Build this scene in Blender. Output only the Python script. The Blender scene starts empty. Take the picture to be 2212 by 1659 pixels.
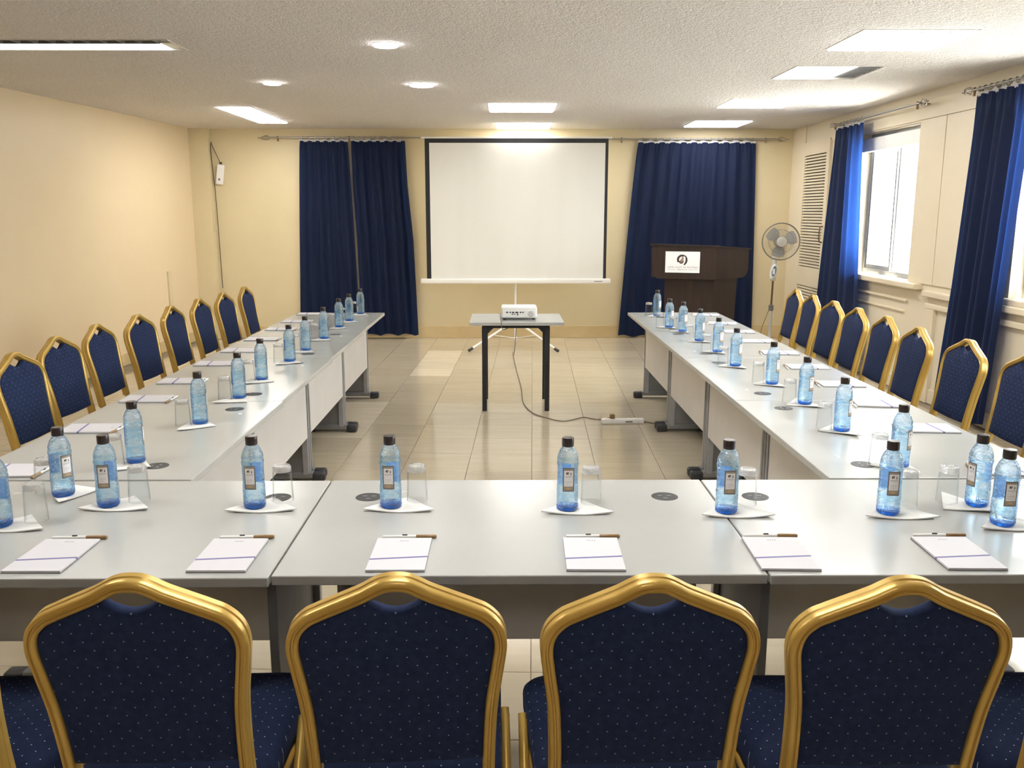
import bpy, bmesh, math, random
from mathutils import Vector, Matrix
random.seed(7)
S = bpy.context.scene
C = S.collection
PI = math.pi

# ---------------------------------------------------------------- camera, sky, sun, exposure
CAM_H, FPX, VX, VY = 1.61, 1900.0, 1092.0, 458.0
pitch = math.atan((829.5 - VY) / FPX)
yaw = math.atan((1106 - VX) / FPX * math.cos(pitch))
cd = bpy.data.cameras.new('camera')
cam = bpy.data.objects.new('camera', cd)
C.objects.link(cam)
cam.location = (0, 0, CAM_H)
cam.rotation_euler = (PI / 2 - pitch, 0, -yaw)
cd.sensor_fit = 'HORIZONTAL'
cd.sensor_width = 36.0
cd.lens = 36.0 * FPX / 2212.0
cd.clip_start = 0.05
cd.clip_end = 200
S.camera = cam

w = bpy.data.worlds.new('sky')
S.world = w
w.use_nodes = True
bg = w.node_tree.nodes['Background']
bg.inputs[0].default_value = (0.93, 0.97, 1.0, 1)
bg.inputs[1].default_value = 8.0

sd = bpy.data.lights.new('sun', 'SUN')
sd.energy = 90.0
sd.angle = 0.01
sd.color = (1.0, 0.96, 0.9)
sun = bpy.data.objects.new('sun', sd)
C.objects.link(sun)
sun.rotation_euler = Vector((-0.12, 0.42, -0.9)).to_track_quat('-Z', 'Y').to_euler()

S.view_settings.view_transform = 'Standard'
S.view_settings.look = 'None'
S.view_settings.gamma = 1.0
S.view_settings.use_curve_mapping = False
S.view_settings.exposure = 1.08
LAMP = 9.5            # strength of the ceiling light diffusers
try:
    cy = S.cycles
    cy.max_bounces = 12
    cy.diffuse_bounces = 5
    cy.glossy_bounces = 4
    cy.transmission_bounces = 8
    cy.transparent_max_bounces = 16
    cy.sample_clamp_indirect = 6.0
    cy.caustics_reflective = False
    cy.caustics_refractive = False
    cy.use_denoising = True
except Exception:
    pass

# ---------------------------------------------------------------- room constants
YB, XR, CZ, YF = 11.4, 3.63, 2.63, -3.0
TZ = 0.75


def xl(y):
    return -3.92 - 0.0756 * (YB - y)


# ---------------------------------------------------------------- node helpers
def new_mat(name, col=(0.8, 0.8, 0.8), rough=0.5, metal=0.0, spec=0.5, **kw):
    m = bpy.data.materials.new(name)
    m.use_nodes = True
    b = m.node_tree.nodes['Principled BSDF']
    b.inputs['Base Color'].default_value = (*col, 1)
    b.inputs['Roughness'].default_value = rough
    b.inputs['Metallic'].default_value = metal
    b.inputs['Specular IOR Level'].default_value = spec
    for k, v in kw.items():
        b.inputs[k.replace('_', ' ')].default_value = v
    return m


def nd(m, t, **kw):
    n = m.node_tree.nodes.new(t)
    for k, v in kw.items():
        setattr(n, k, v)
    return n


def lk(m, a, b):
    m.node_tree.links.new(a, b)


def bsdf(m):
    return m.node_tree.nodes['Principled BSDF']


def math_n(m, op, a, b=None, c=None):
    n = nd(m, 'ShaderNodeMath', operation=op)
    for i, v in enumerate((a, b, c)):
        if v is None:
            continue
        if isinstance(v, (int, float)):
            n.inputs[i].default_value = v
        else:
            lk(m, v, n.inputs[i])
    return n.outputs[0]


def mix_col(m, fac, a, b):
    n = nd(m, 'ShaderNodeMix', data_type='RGBA')
    if isinstance(fac, (int, float)):
        n.inputs[0].default_value = fac
    else:
        lk(m, fac, n.inputs[0])
    for i, v in ((6, a), (7, b)):
        if isinstance(v, tuple):
            n.inputs[i].default_value = (*v, 1)
        else:
            lk(m, v, n.inputs[i])
    return n.outputs[2]


def noise(m, scale, detail=3.0, rough=0.55, coord='Object', stretch=None):
    tc = nd(m, 'ShaderNodeTexCoord')
    n = nd(m, 'ShaderNodeTexNoise')
    n.inputs['Scale'].default_value = scale
    n.inputs['Detail'].default_value = detail
    n.inputs['Roughness'].default_value = rough
    if stretch:
        mp = nd(m, 'ShaderNodeMapping')
        mp.inputs['Scale'].default_value = stretch
        lk(m, tc.outputs[coord], mp.inputs[0])
        lk(m, mp.outputs[0], n.inputs['Vector'])
    else:
        lk(m, tc.outputs[coord], n.inputs['Vector'])
    return n.outputs[0]


def ramp(m, fac, stops):
    r = nd(m, 'ShaderNodeValToRGB')
    e = r.color_ramp.elements
    while len(e) < len(stops):
        e.new(0.5)
    for i, (p, c) in enumerate(stops):
        e[i].position = p
        e[i].color = (*c, 1)
    lk(m, fac, r.inputs[0])
    return r.outputs[0]


def bump(m, h, strength=0.3, dist=0.002):
    n = nd(m, 'ShaderNodeBump')
    n.inputs['Strength'].default_value = strength
    n.inputs['Distance'].default_value = dist
    lk(m, h, n.inputs['Height'])
    lk(m, n.outputs[0], bsdf(m).inputs['Normal'])


def varied(name, a, b, scale, rough=0.5, bump_s=0.0, bump_scale=60, bump_d=0.002, detail=4.0, stretch=None, **kw):
    m = new_mat(name, a, rough, **kw)
    f = noise(m, scale, detail, stretch=stretch)
    c = ramp(m, f, [(0.33, a), (0.67, b)])
    lk(m, c, bsdf(m).inputs['Base Color'])
    if bump_s:
        bump(m, noise(m, bump_scale, 3.0), bump_s, bump_d)
    return m


def emit(name, col, strength):
    m = bpy.data.materials.new(name)
    m.use_nodes = True
    nt = m.node_tree
    nt.nodes.remove(nt.nodes['Principled BSDF'])
    e = nt.nodes.new('ShaderNodeEmission')
    e.inputs[0].default_value = (*col, 1)
    e.inputs[1].default_value = strength
    nt.links.new(e.outputs[0], nt.nodes['Material Output'].inputs[0])
    return m


def clear(name, tint, refr=0.0, ior=1.33, gloss_tint=(1, 1, 1), rough=0.0, bump_scale=0, bump_s=0.0, fres=1.45, stretch=None, cloud=0.0, cloud_col=(1, 1, 1)):
    """thin clear stuff: tinted see-through, a share of real refraction, and a fresnel gloss"""
    m = bpy.data.materials.new(name)
    m.use_nodes = True
    nt = m.node_tree
    nt.nodes.remove(nt.nodes['Principled BSDF'])
    tr = nd(m, 'ShaderNodeBsdfTransparent')
    tr.inputs[0].default_value = (*tint, 1)
    cur = tr.outputs[0]
    nrm = None
    if bump_scale:
        b = nd(m, 'ShaderNodeBump')
        b.inputs['Strength'].default_value = bump_s
        b.inputs['Distance'].default_value = 0.004
        lk(m, noise(m, bump_scale, 2.0, stretch=stretch), b.inputs['Height'])
        nrm = b.outputs[0]
    if refr:
        rf = nd(m, 'ShaderNodeBsdfRefraction')
        rf.inputs['Color'].default_value = (*tint, 1)
        rf.inputs['IOR'].default_value = ior
        rf.inputs['Roughness'].default_value = rough
        if nrm:
            lk(m, nrm, rf.inputs['Normal'])
        mx = nd(m, 'ShaderNodeMixShader')
        mx.inputs[0].default_value = refr
        lk(m, cur, mx.inputs[1])
        lk(m, rf.outputs[0], mx.inputs[2])
        cur = mx.outputs[0]
    if cloud:
        dfu, tl = nd(m, 'ShaderNodeBsdfDiffuse'), nd(m, 'ShaderNodeBsdfTranslucent')
        dfu.inputs[0].default_value = (*cloud_col, 1)
        tl.inputs[0].default_value = (*cloud_col, 1)
        half = nd(m, 'ShaderNodeMixShader')
        lk(m, dfu.outputs[0], half.inputs[1])
        lk(m, tl.outputs[0], half.inputs[2])
        mx = nd(m, 'ShaderNodeMixShader')
        mx.inputs[0].default_value = cloud
        lk(m, cur, mx.inputs[1])
        lk(m, half.outputs[0], mx.inputs[2])
        cur = mx.outputs[0]
    gl = nd(m, 'ShaderNodeBsdfGlossy')
    gl.inputs['Color'].default_value = (*gloss_tint, 1)
    gl.inputs['Roughness'].default_value = 0.04
    fr = nd(m, 'ShaderNodeFresnel')
    geo = nd(m, 'ShaderNodeNewGeometry')   # same reflectance from inside the wall as from outside (thin glass)
    lk(m, math_n(m, 'ADD', math_n(m, 'MULTIPLY', geo.outputs['Backfacing'], 1.0 / fres - fres), fres), fr.inputs[0])
    if nrm:
        lk(m, nrm, gl.inputs['Normal'])
        lk(m, nrm, fr.inputs['Normal'])
    mx = nd(m, 'ShaderNodeMixShader')
    lk(m, fr.outputs[0], mx.inputs[0])
    lk(m, cur, mx.inputs[1])
    lk(m, gl.outputs[0], mx.inputs[2])
    lk(m, mx.outputs[0], nt.nodes['Material Output'].inputs[0])
    return m


def edge_tint(m, centre, edge, power):
    """glass looks deeper in colour where the sight line runs along the wall"""
    lw = nd(m, 'ShaderNodeLayerWeight')
    lw.inputs[0].default_value = 0.5
    return mix_col(m, math_n(m, 'POWER', lw.outputs['Facing'], power), centre, edge)


# ---------------------------------------------------------------- materials
M = {}
M['wall_left'] = varied('cream_wall_paint', (0.70, 0.565, 0.37), (0.73, 0.595, 0.395), 0.8, 0.45, 0.10, 90)
M['wall_back'] = varied('back_wall_paint', (0.62, 0.53, 0.335), (0.66, 0.565, 0.365), 1.1, 0.5, 0.10, 90)
M['wall_right'] = varied('window_wall_paint', (0.66, 0.59, 0.455), (0.69, 0.62, 0.485), 1.3, 0.4, 0.05, 70)
M['trim'] = varied('trim_paint', (0.68, 0.60, 0.455), (0.71, 0.63, 0.48), 2.0, 0.4)
M['skirt'] = varied('skirting_tile', (0.55, 0.42, 0.22), (0.62, 0.49, 0.28), 3.0, 0.35)
M['reveal'] = new_mat('plaster_white', (0.8, 0.79, 0.76), 0.6)
M['white_metal'] = new_mat('white_metal', (0.82, 0.81, 0.77), 0.35)
M['white_plastic'] = varied('white_plastic', (0.80, 0.80, 0.78), (0.84, 0.84, 0.82), 8, 0.35)
M['grey_plastic'] = new_mat('grey_plastic', (0.16, 0.16, 0.165), 0.45)
M['black'] = varied('black_metal', (0.010, 0.011, 0.014), (0.016, 0.017, 0.02), 20, 0.45)
M['black_plastic'] = varied('black_plastic', (0.022, 0.023, 0.026), (0.035, 0.036, 0.04), 25, 0.5)
M['gap_shade'] = new_mat('louvre_gap_shade', (0.10, 0.085, 0.06), 0.8)
M['dark_slot'] = new_mat('dark_slot', (0.02, 0.02, 0.02), 0.8)
M['steel'] = varied('grey_steel', (0.30, 0.30, 0.305), (0.34, 0.34, 0.345), 15, 0.4, metal=0.25)
M['steel_dark'] = varied('grey_plate', (0.17, 0.17, 0.175), (0.20, 0.20, 0.205), 12, 0.45)
M['panel'] = varied('grey_laminate_panel', (0.58, 0.555, 0.53), (0.62, 0.595, 0.57), 4, 0.45)
M['chrome'] = new_mat('brushed_rod', (0.42, 0.41, 0.38), 0.3, 0.9)
M['brass'] = new_mat('old_brass', (0.20, 0.13, 0.07), 0.4, 0.6)
M['paper'] = varied('white_paper', (0.82, 0.82, 0.83), (0.86, 0.86, 0.87), 10, 0.6)
M['tissue'] = varied('tissue', (0.74, 0.74, 0.72), (0.78, 0.78, 0.76), 60, 0.9, 0.2, 400, 0.0005)
M['ink'] = new_mat('print_ink', (0.045, 0.03, 0.028), 0.6)
M['ink_grey'] = new_mat('print_grey', (0.22, 0.215, 0.22), 0.6)
M['ink_tan'] = new_mat('print_tan', (0.34, 0.24, 0.17), 0.6)
M['header'] = new_mat('header_tape', (0.5, 0.5, 0.52), 0.8)
M['cable'] = new_mat('cable_grey', (0.17, 0.14, 0.10), 0.6)
M['cable_dark'] = new_mat('cable_dark', (0.05, 0.035, 0.025), 0.6)
M['pen_brown'] = varied('pen_grip', (0.24, 0.14, 0.06), (0.30, 0.18, 0.08), 60, 0.35)
M['cap'] = varied('bottle_cap', (0.016, 0.010, 0.010), (0.028, 0.018, 0.017), 60, 0.28)
M['fan_blade'] = new_mat('fan_blade', (0.36, 0.36, 0.33), 0.4)
M['fan_cage'] = new_mat('fan_cage', (0.20, 0.19, 0.16), 0.4, 0.3)
M['fan_body'] = new_mat('fan_body', (0.56, 0.54, 0.47), 0.4)
M['fan_blue'] = new_mat('fan_panel', (0.12, 0.18, 0.22), 0.4)
M['sun_bounce'] = varied('pale_sun_bounce', (0.80, 0.79, 0.76), (0.88, 0.87, 0.84), 1.0, 0.9)  # very pale, for the added slab that bounces sun indoors
M['ground'] = varied('outside_paving', (0.19, 0.187, 0.18), (0.24, 0.237, 0.23), 0.5, 0.9)
M['glass_pane'] = clear('window_glass', (0.97, 0.99, 0.99))
M['tumbler'] = clear('tumbler_glass', (0.955, 0.96, 0.96), 0.0, 1.45, fres=1.2)
M['tumbler_base'] = clear('tumbler_base', (0.97, 0.975, 0.975), 0.6, 1.4, fres=1.6, bump_scale=90, bump_s=0.8, cloud=0.22)  # white share stands in for ceiling lights refracted in the thick base
M['bottle'] = clear('blue_bottle', (0.72, 0.90, 1.0), 0.5, 1.33, bump_scale=60, bump_s=1.4, stretch=(1, 1, 1.8), cloud=0.10, cloud_col=(0.30, 0.66, 0.98))
_m = M['bottle']
_tc = nd(_m, 'ShaderNodeTexCoord')
_sp = nd(_m, 'ShaderNodeSeparateXYZ')
lk(_m, _tc.outputs['Object'], _sp.inputs[0])
_em = ramp(_m, noise(_m, 48, 2.5, stretch=(1, 1, 1.8)), [(0.36, (0.58, 0.82, 0.99)), (0.62, (0.92, 0.97, 1.0))])
_tint = mix_col(_m, math_n(_m, 'GREATER_THAN', _sp.outputs[2], 0.146), _em, (0.90, 0.96, 1.0))
_tint = edge_tint(_m, _tint, (0.26, 0.62, 1.0), 2.2)
for _n in _m.node_tree.nodes:
    if _n.type in ('BSDF_TRANSPARENT', 'BSDF_REFRACTION'):
        lk(_m, _tint, _n.inputs[0])
_m = M['tumbler']
for _n in _m.node_tree.nodes:
    if _n.type == 'BSDF_TRANSPARENT':
        lk(_m, edge_tint(_m, (0.97, 0.975, 0.975), (0.30, 0.30, 0.31), 5.0), _n.inputs[0])
M['bottle_base'] = clear('blue_bottle_base', (0.16, 0.50, 0.98), 0.4, 1.2, cloud=0.2, cloud_col=(0.05, 0.35, 0.95))


def mat_laminate():
    m = new_mat('grey_laminate', (0.58, 0.575, 0.55), 0.26, spec=0.55)
    f = noise(m, 2.2, 4)
    lk(m, ramp(m, f, [(0.3, (0.385, 0.388, 0.372)), (0.7, (0.415, 0.418, 0.402))]), bsdf(m).inputs['Base Color'])
    lk(m, math_n(m, 'MULTIPLY_ADD', noise(m, 6.0, 3), 0.10, 0.20), bsdf(m).inputs['Roughness'])
    bump(m, noise(m, 900, 2), 0.06, 0.0004)
    return m


M['laminate'] = mat_laminate()
M['edge'] = varied('laminate_edge', (0.39, 0.405, 0.385), (0.43, 0.445, 0.425), 5, 0.4)


def mat_ceiling():
    m = new_mat('stippled_ceiling', (0.74, 0.715, 0.67), 0.9, spec=0.2)
    a = noise(m, 34, 4, 0.65)
    b = noise(m, 90, 2, 0.6)
    h = math_n(m, 'ADD', a, math_n(m, 'MULTIPLY', b, 0.6))
    lk(m, ramp(m, noise(m, 0.7, 3), [(0.3, (0.88, 0.845, 0.825)), (0.7, (0.915, 0.88, 0.86))]), bsdf(m).inputs['Base Color'])
    sp = ramp(m, b, [(0.38, (0.93, 0.93, 0.93)), (0.62, (1.04, 1.04, 1.04))])  # shade in the stipple pits put into the colour
    n_ = nd(m, 'ShaderNodeMix', data_type='RGBA', blend_type='MULTIPLY')
    n_.inputs[0].default_value = 1.0
    lk(m, bsdf(m).inputs['Base Color'].links[0].from_socket, n_.inputs[6])
    lk(m, sp, n_.inputs[7])
    lk(m, n_.outputs[2], bsdf(m).inputs['Base Color'])
    bump(m, h, 1.0, 0.03)
    return m


M['ceiling'] = mat_ceiling()


def mat_tile(name, a, b):
    m = new_mat(name, a, 0.12, spec=0.5)
    tc = nd(m, 'ShaderNodeTexCoord')
    oi = nd(m, 'ShaderNodeObjectInfo')
    ad = nd(m, 'ShaderNodeVectorMath', operation='ADD')
    sc_ = nd(m, 'ShaderNodeVectorMath', operation='SCALE')
    cmb = nd(m, 'ShaderNodeCombineXYZ')
    for i in range(3):
        lk(m, oi.outputs['Random'], cmb.inputs[i])
    lk(m, cmb.outputs[0], sc_.inputs[0])
    sc_.inputs['Scale'].default_value = 37.0
    mp = nd(m, 'ShaderNodeMapping')
    mp.inputs['Scale'].default_value = (0.7, 5.0, 1.0)
    lk(m, tc.outputs['Object'], ad.inputs[0])
    lk(m, sc_.outputs[0], ad.inputs[1])
    lk(m, ad.outputs[0], mp.inputs[0])
    n = nd(m, 'ShaderNodeTexNoise')
    n.inputs['Scale'].default_value = 3.0
    n.inputs['Detail'].default_value = 5
    lk(m, mp.outputs[0], n.inputs['Vector'])
    c = ramp(m, n.outputs[0], [(0.3, a), (0.7, b)])
    hsv = nd(m, 'ShaderNodeHueSaturation')
    lk(m, c, hsv.inputs['Color'])
    lk(m, math_n(m, 'MULTIPLY_ADD', oi.outputs['Random'], 0.10, 0.95), hsv.inputs['Value'])
    lk(m, hsv.outputs[0], bsdf(m).inputs['Base Color'])
    lk(m, math_n(m, 'MULTIPLY_ADD', n.outputs[0], 0.12, 0.05), bsdf(m).inputs['Roughness'])
    return m


M['tile'] = mat_tile('polished_floor_tile', (0.48, 0.415, 0.305), (0.53, 0.46, 0.345))
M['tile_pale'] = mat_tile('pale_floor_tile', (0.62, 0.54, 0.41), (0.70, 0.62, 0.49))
M['grout'] = varied('floor_grout', (0.19, 0.155, 0.105), (0.24, 0.195, 0.135), 9, 0.9)


def mat_gold():
    m = new_mat('gold_paint', (0.58, 0.38, 0.09), 0.3, 0.4, spec=0.6)
    lk(m, ramp(m, noise(m, 9, 4), [(0.3, (0.53, 0.335, 0.075)), (0.7, (0.62, 0.42, 0.11))]), bsdf(m).inputs['Base Color'])
    lk(m, math_n(m, 'MULTIPLY_ADD', noise(m, 30, 3), 0.15, 0.24), bsdf(m).inputs['Roughness'])
    return m


M['gold'] = mat_gold()


def mat_fabric(name, ax1, ax2):
    m = new_mat(name, (0.014, 0.018, 0.045), 0.9, spec=0.10, Sheen_Weight=0.06, Sheen_Roughness=0.5)
    bsdf(m).inputs['Sheen Tint'].default_value = (0.35, 0.45, 0.9, 1)
    tc = nd(m, 'ShaderNodeTexCoord')
    sp = nd(m, 'ShaderNodeSeparateXYZ')
    lk(m, tc.outputs['Object'], sp.inputs[0])
    u = math_n(m, 'DIVIDE', sp.outputs[ax1], 0.037)
    v = math_n(m, 'DIVIDE', sp.outputs[ax2], 0.037)

    def lattice(o):
        a = math_n(m, 'SUBTRACT', math_n(m, 'FRACT', math_n(m, 'ADD', u, 20 + o)), 0.5)
        b = math_n(m, 'SUBTRACT', math_n(m, 'FRACT', math_n(m, 'ADD', v, 20 + o)), 0.5)
        return math_n(m, 'SQRT', math_n(m, 'ADD', math_n(m, 'POWER', a, 2), math_n(m, 'POWER', b, 2)))
    d = math_n(m, 'MINIMUM', lattice(0.0), lattice(0.5))
    mask = math_n(m, 'LESS_THAN', d, 0.036)
    k = 1.35 if ax2 == 2 else 0.62  # same cloth: back lightened, seat darkened to offset how light falls
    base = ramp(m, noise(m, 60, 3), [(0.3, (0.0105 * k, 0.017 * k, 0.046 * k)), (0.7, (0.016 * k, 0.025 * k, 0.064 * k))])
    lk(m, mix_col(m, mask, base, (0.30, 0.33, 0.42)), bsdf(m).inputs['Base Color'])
    bump(m, noise(m, 700, 2), 0.3, 0.0006)
    return m


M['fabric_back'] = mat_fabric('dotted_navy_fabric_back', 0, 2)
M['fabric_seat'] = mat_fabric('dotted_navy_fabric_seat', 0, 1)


def mat_curtain(name, base, tl, fac):
    m = new_mat(name, base, 0.75, spec=0.25, Sheen_Weight=0.1)
    bsdf(m).inputs['Sheen Tint'].default_value = (0.3, 0.45, 1.0, 1)
    f = noise(m, 25, 4, stretch=(1, 1, 0.25))
    lk(m, ramp(m, f, [(0.3, tuple(c * 0.85 for c in base)), (0.7, tuple(c * 1.15 for c in base))]), bsdf(m).inputs['Base Color'])
    t = nd(m, 'ShaderNodeBsdfTranslucent')
    t.inputs[0].default_value = (*tl, 1)
    mx = nd(m, 'ShaderNodeMixShader')
    mx.inputs[0].default_value = fac
    lk(m, bsdf(m).outputs[0], mx.inputs[1])
    lk(m, t.outputs[0], mx.inputs[2])
    lk(m, mx.outputs[0], m.node_tree.nodes['Material Output'].inputs[0])
    bump(m, noise(m, 500, 2), 0.2, 0.0008)
    return m


M['curtain'] = mat_curtain('navy_curtain_cloth', (0.006, 0.012, 0.038), (0.03, 0.11, 0.50), 0.2)


def mat_wood():
    m = new_mat('dark_stained_wood', (0.035, 0.018, 0.012), 0.35, spec=0.5)
    f = noise(m, 5, 6, stretch=(6, 6, 0.6))
    lk(m, ramp(m, f, [(0.3, (0.016, 0.010, 0.008)), (0.7, (0.034, 0.018, 0.013))]), bsdf(m).inputs['Base Color'])
    return m


M['wood'] = mat_wood()


def mat_screen():
    m = new_mat('matt_screen', (0.76, 0.755, 0.70), 0.42, spec=0.45)
    lk(m, ramp(m, noise(m, 1.6, 2, stretch=(1.5, 1, 0.2)), [(0.3, (0.74, 0.735, 0.68)), (0.7, (0.79, 0.785, 0.735))]), bsdf(m).inputs['Base Color'])
    return m


M['screen'] = mat_screen()


def mat_pad():
    """white sheet with one slanting dark stripe and a small heading, printed flat"""
    m = new_mat('printed_notepad', (0.585, 0.575, 0.605), 0.55)
    tc = nd(m, 'ShaderNodeTexCoord')
    sp = nd(m, 'ShaderNodeSeparateXYZ')
    lk(m, tc.outputs['Object'], sp.inputs[0])
    x, y = sp.outputs[0], sp.outputs[1]
    line = math_n(m, 'ABSOLUTE', math_n(m, 'SUBTRACT', y, math_n(m, 'MULTIPLY_ADD', x, 0.115, -0.031)))
    mask = math_n(m, 'LESS_THAN', line, 0.0042)
    hx = math_n(m, 'LESS_THAN', math_n(m, 'ABSOLUTE', x), 0.012)
    hy = math_n(m, 'LESS_THAN', math_n(m, 'ABSOLUTE', math_n(m, 'SUBTRACT', y, 0.085)), 0.0045)
    st = math_n(m, 'GREATER_THAN', math_n(m, 'FRACT', math_n(m, 'MULTIPLY', x, 160)), 0.45)
    head = math_n(m, 'MULTIPLY', math_n(m, 'MULTIPLY', hx, hy), st)
    c = mix_col(m, math_n(m, 'MULTIPLY', head, 0.55), (0.585, 0.575, 0.605), (0.16, 0.16, 0.18))
    lk(m, mix_col(m, mask, c, (0.115, 0.10, 0.29)), bsdf(m).inputs['Base Color'])
    return m


M['pad'] = mat_pad()


def mat_label():
    """bottle label by UV: brown frame, white field, emblem, lettering rows"""
    m = new_mat('bottle_label', (0.8, 0.8, 0.8), 0.45)
    tc = nd(m, 'ShaderNodeTexCoord')
    sp = nd(m, 'ShaderNodeSeparateXYZ')
    lk(m, tc.outputs['UV'], sp.inputs[0])
    u, v = sp.outputs[0], sp.outputs[1]

    def band(a, lo, hi):
        return math_n(m, 'MULTIPLY', math_n(m, 'GREATER_THAN', a, lo), math_n(m, 'LESS_THAN', a, hi))

    def ell(cx, cy, rx, ry):
        a = math_n(m, 'POWER', math_n(m, 'DIVIDE', math_n(m, 'SUBTRACT', u, cx), rx), 2)
        b = math_n(m, 'POWER', math_n(m, 'DIVIDE', math_n(m, 'SUBTRACT', v, cy), ry), 2)
        return math_n(m, 'LESS_THAN', math_n(m, 'ADD', a, b), 1.0)
    field = math_n(m, 'MULTIPLY', band(u, 0.10, 0.90), band(v, 0.22, 0.88))
    inner = math_n(m, 'MULTIPLY', band(u, 0.10, 0.90), band(v, 0.05, 0.95))
    c = mix_col(m, inner, (0.17, 0.165, 0.165), (0.36, 0.29, 0.22))
    c = mix_col(m, field, c, (0.80, 0.79, 0.80))
    c = mix_col(m, ell(0.42, 0.765, 0.15, 0.055), c, (0.10, 0.075, 0.06))
    c = mix_col(m, ell(0.46, 0.745, 0.08, 0.035), c, (0.45, 0.33, 0.22))
    c = mix_col(m, ell(0.66, 0.745, 0.085, 0.06), c, (0.06, 0.055, 0.06))
    c = mix_col(m, ell(0.60, 0.75, 0.075, 0.065), c, (0.80, 0.79, 0.80))
    let = math_n(m, 'GREATER_THAN', math_n(m, 'FRACT', math_n(m, 'MULTIPLY', u, 13)), 0.4)
    row1 = math_n(m, 'MULTIPLY', math_n(m, 'MULTIPLY', band(u, 0.2, 0.82), band(v, 0.60, 0.65)), let)
    row2 = math_n(m, 'MULTIPLY', math_n(m, 'MULTIPLY', band(u, 0.2, 0.8), band(v, 0.38, 0.43)), let)
    row3 = math_n(m, 'MULTIPLY', math_n(m, 'MULTIPLY', band(u, 0.2, 0.6), band(v, 0.29, 0.34)), let)
    c = mix_col(m, math_n(m, 'MULTIPLY', row1, 0.7), c, (0.25, 0.24, 0.28))
    c = mix_col(m, math_n(m, 'MULTIPLY', row2, 0.4), c, (0.30, 0.29, 0.33))
    c = mix_col(m, math_n(m, 'MULTIPLY', row3, 0.3), c, (0.30, 0.29, 0.33))
    c = mix_col(m, ell(0.5, 0.13, 0.2, 0.03), c, (0.55, 0.38, 0.2))
    lk(m, c, bsdf(m).inputs['Base Color'])
    return m


M['label'] = mat_label()
M['back_label'] = mat_curtain('violet_label', (0.30, 0.40, 0.72), (0.40, 0.58, 0.95), 0.6)
M['lamp'] = emit('lit_diffuser', (1.0, 0.975, 0.94), LAMP)
M['lamp_bright'] = emit('lit_bright_diffuser', (1.0, 0.965, 0.91), LAMP * 1.45)
M['spot'] = emit('lit_downlight', (1.0, 0.965, 0.97), 16.0)
M['lamp_frame'] = new_mat('lamp_frame', (0.62, 0.60, 0.55), 0.5)
M['louvre_grey'] = new_mat('louvre_grey', (0.14, 0.14, 0.14), 0.5)


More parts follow.
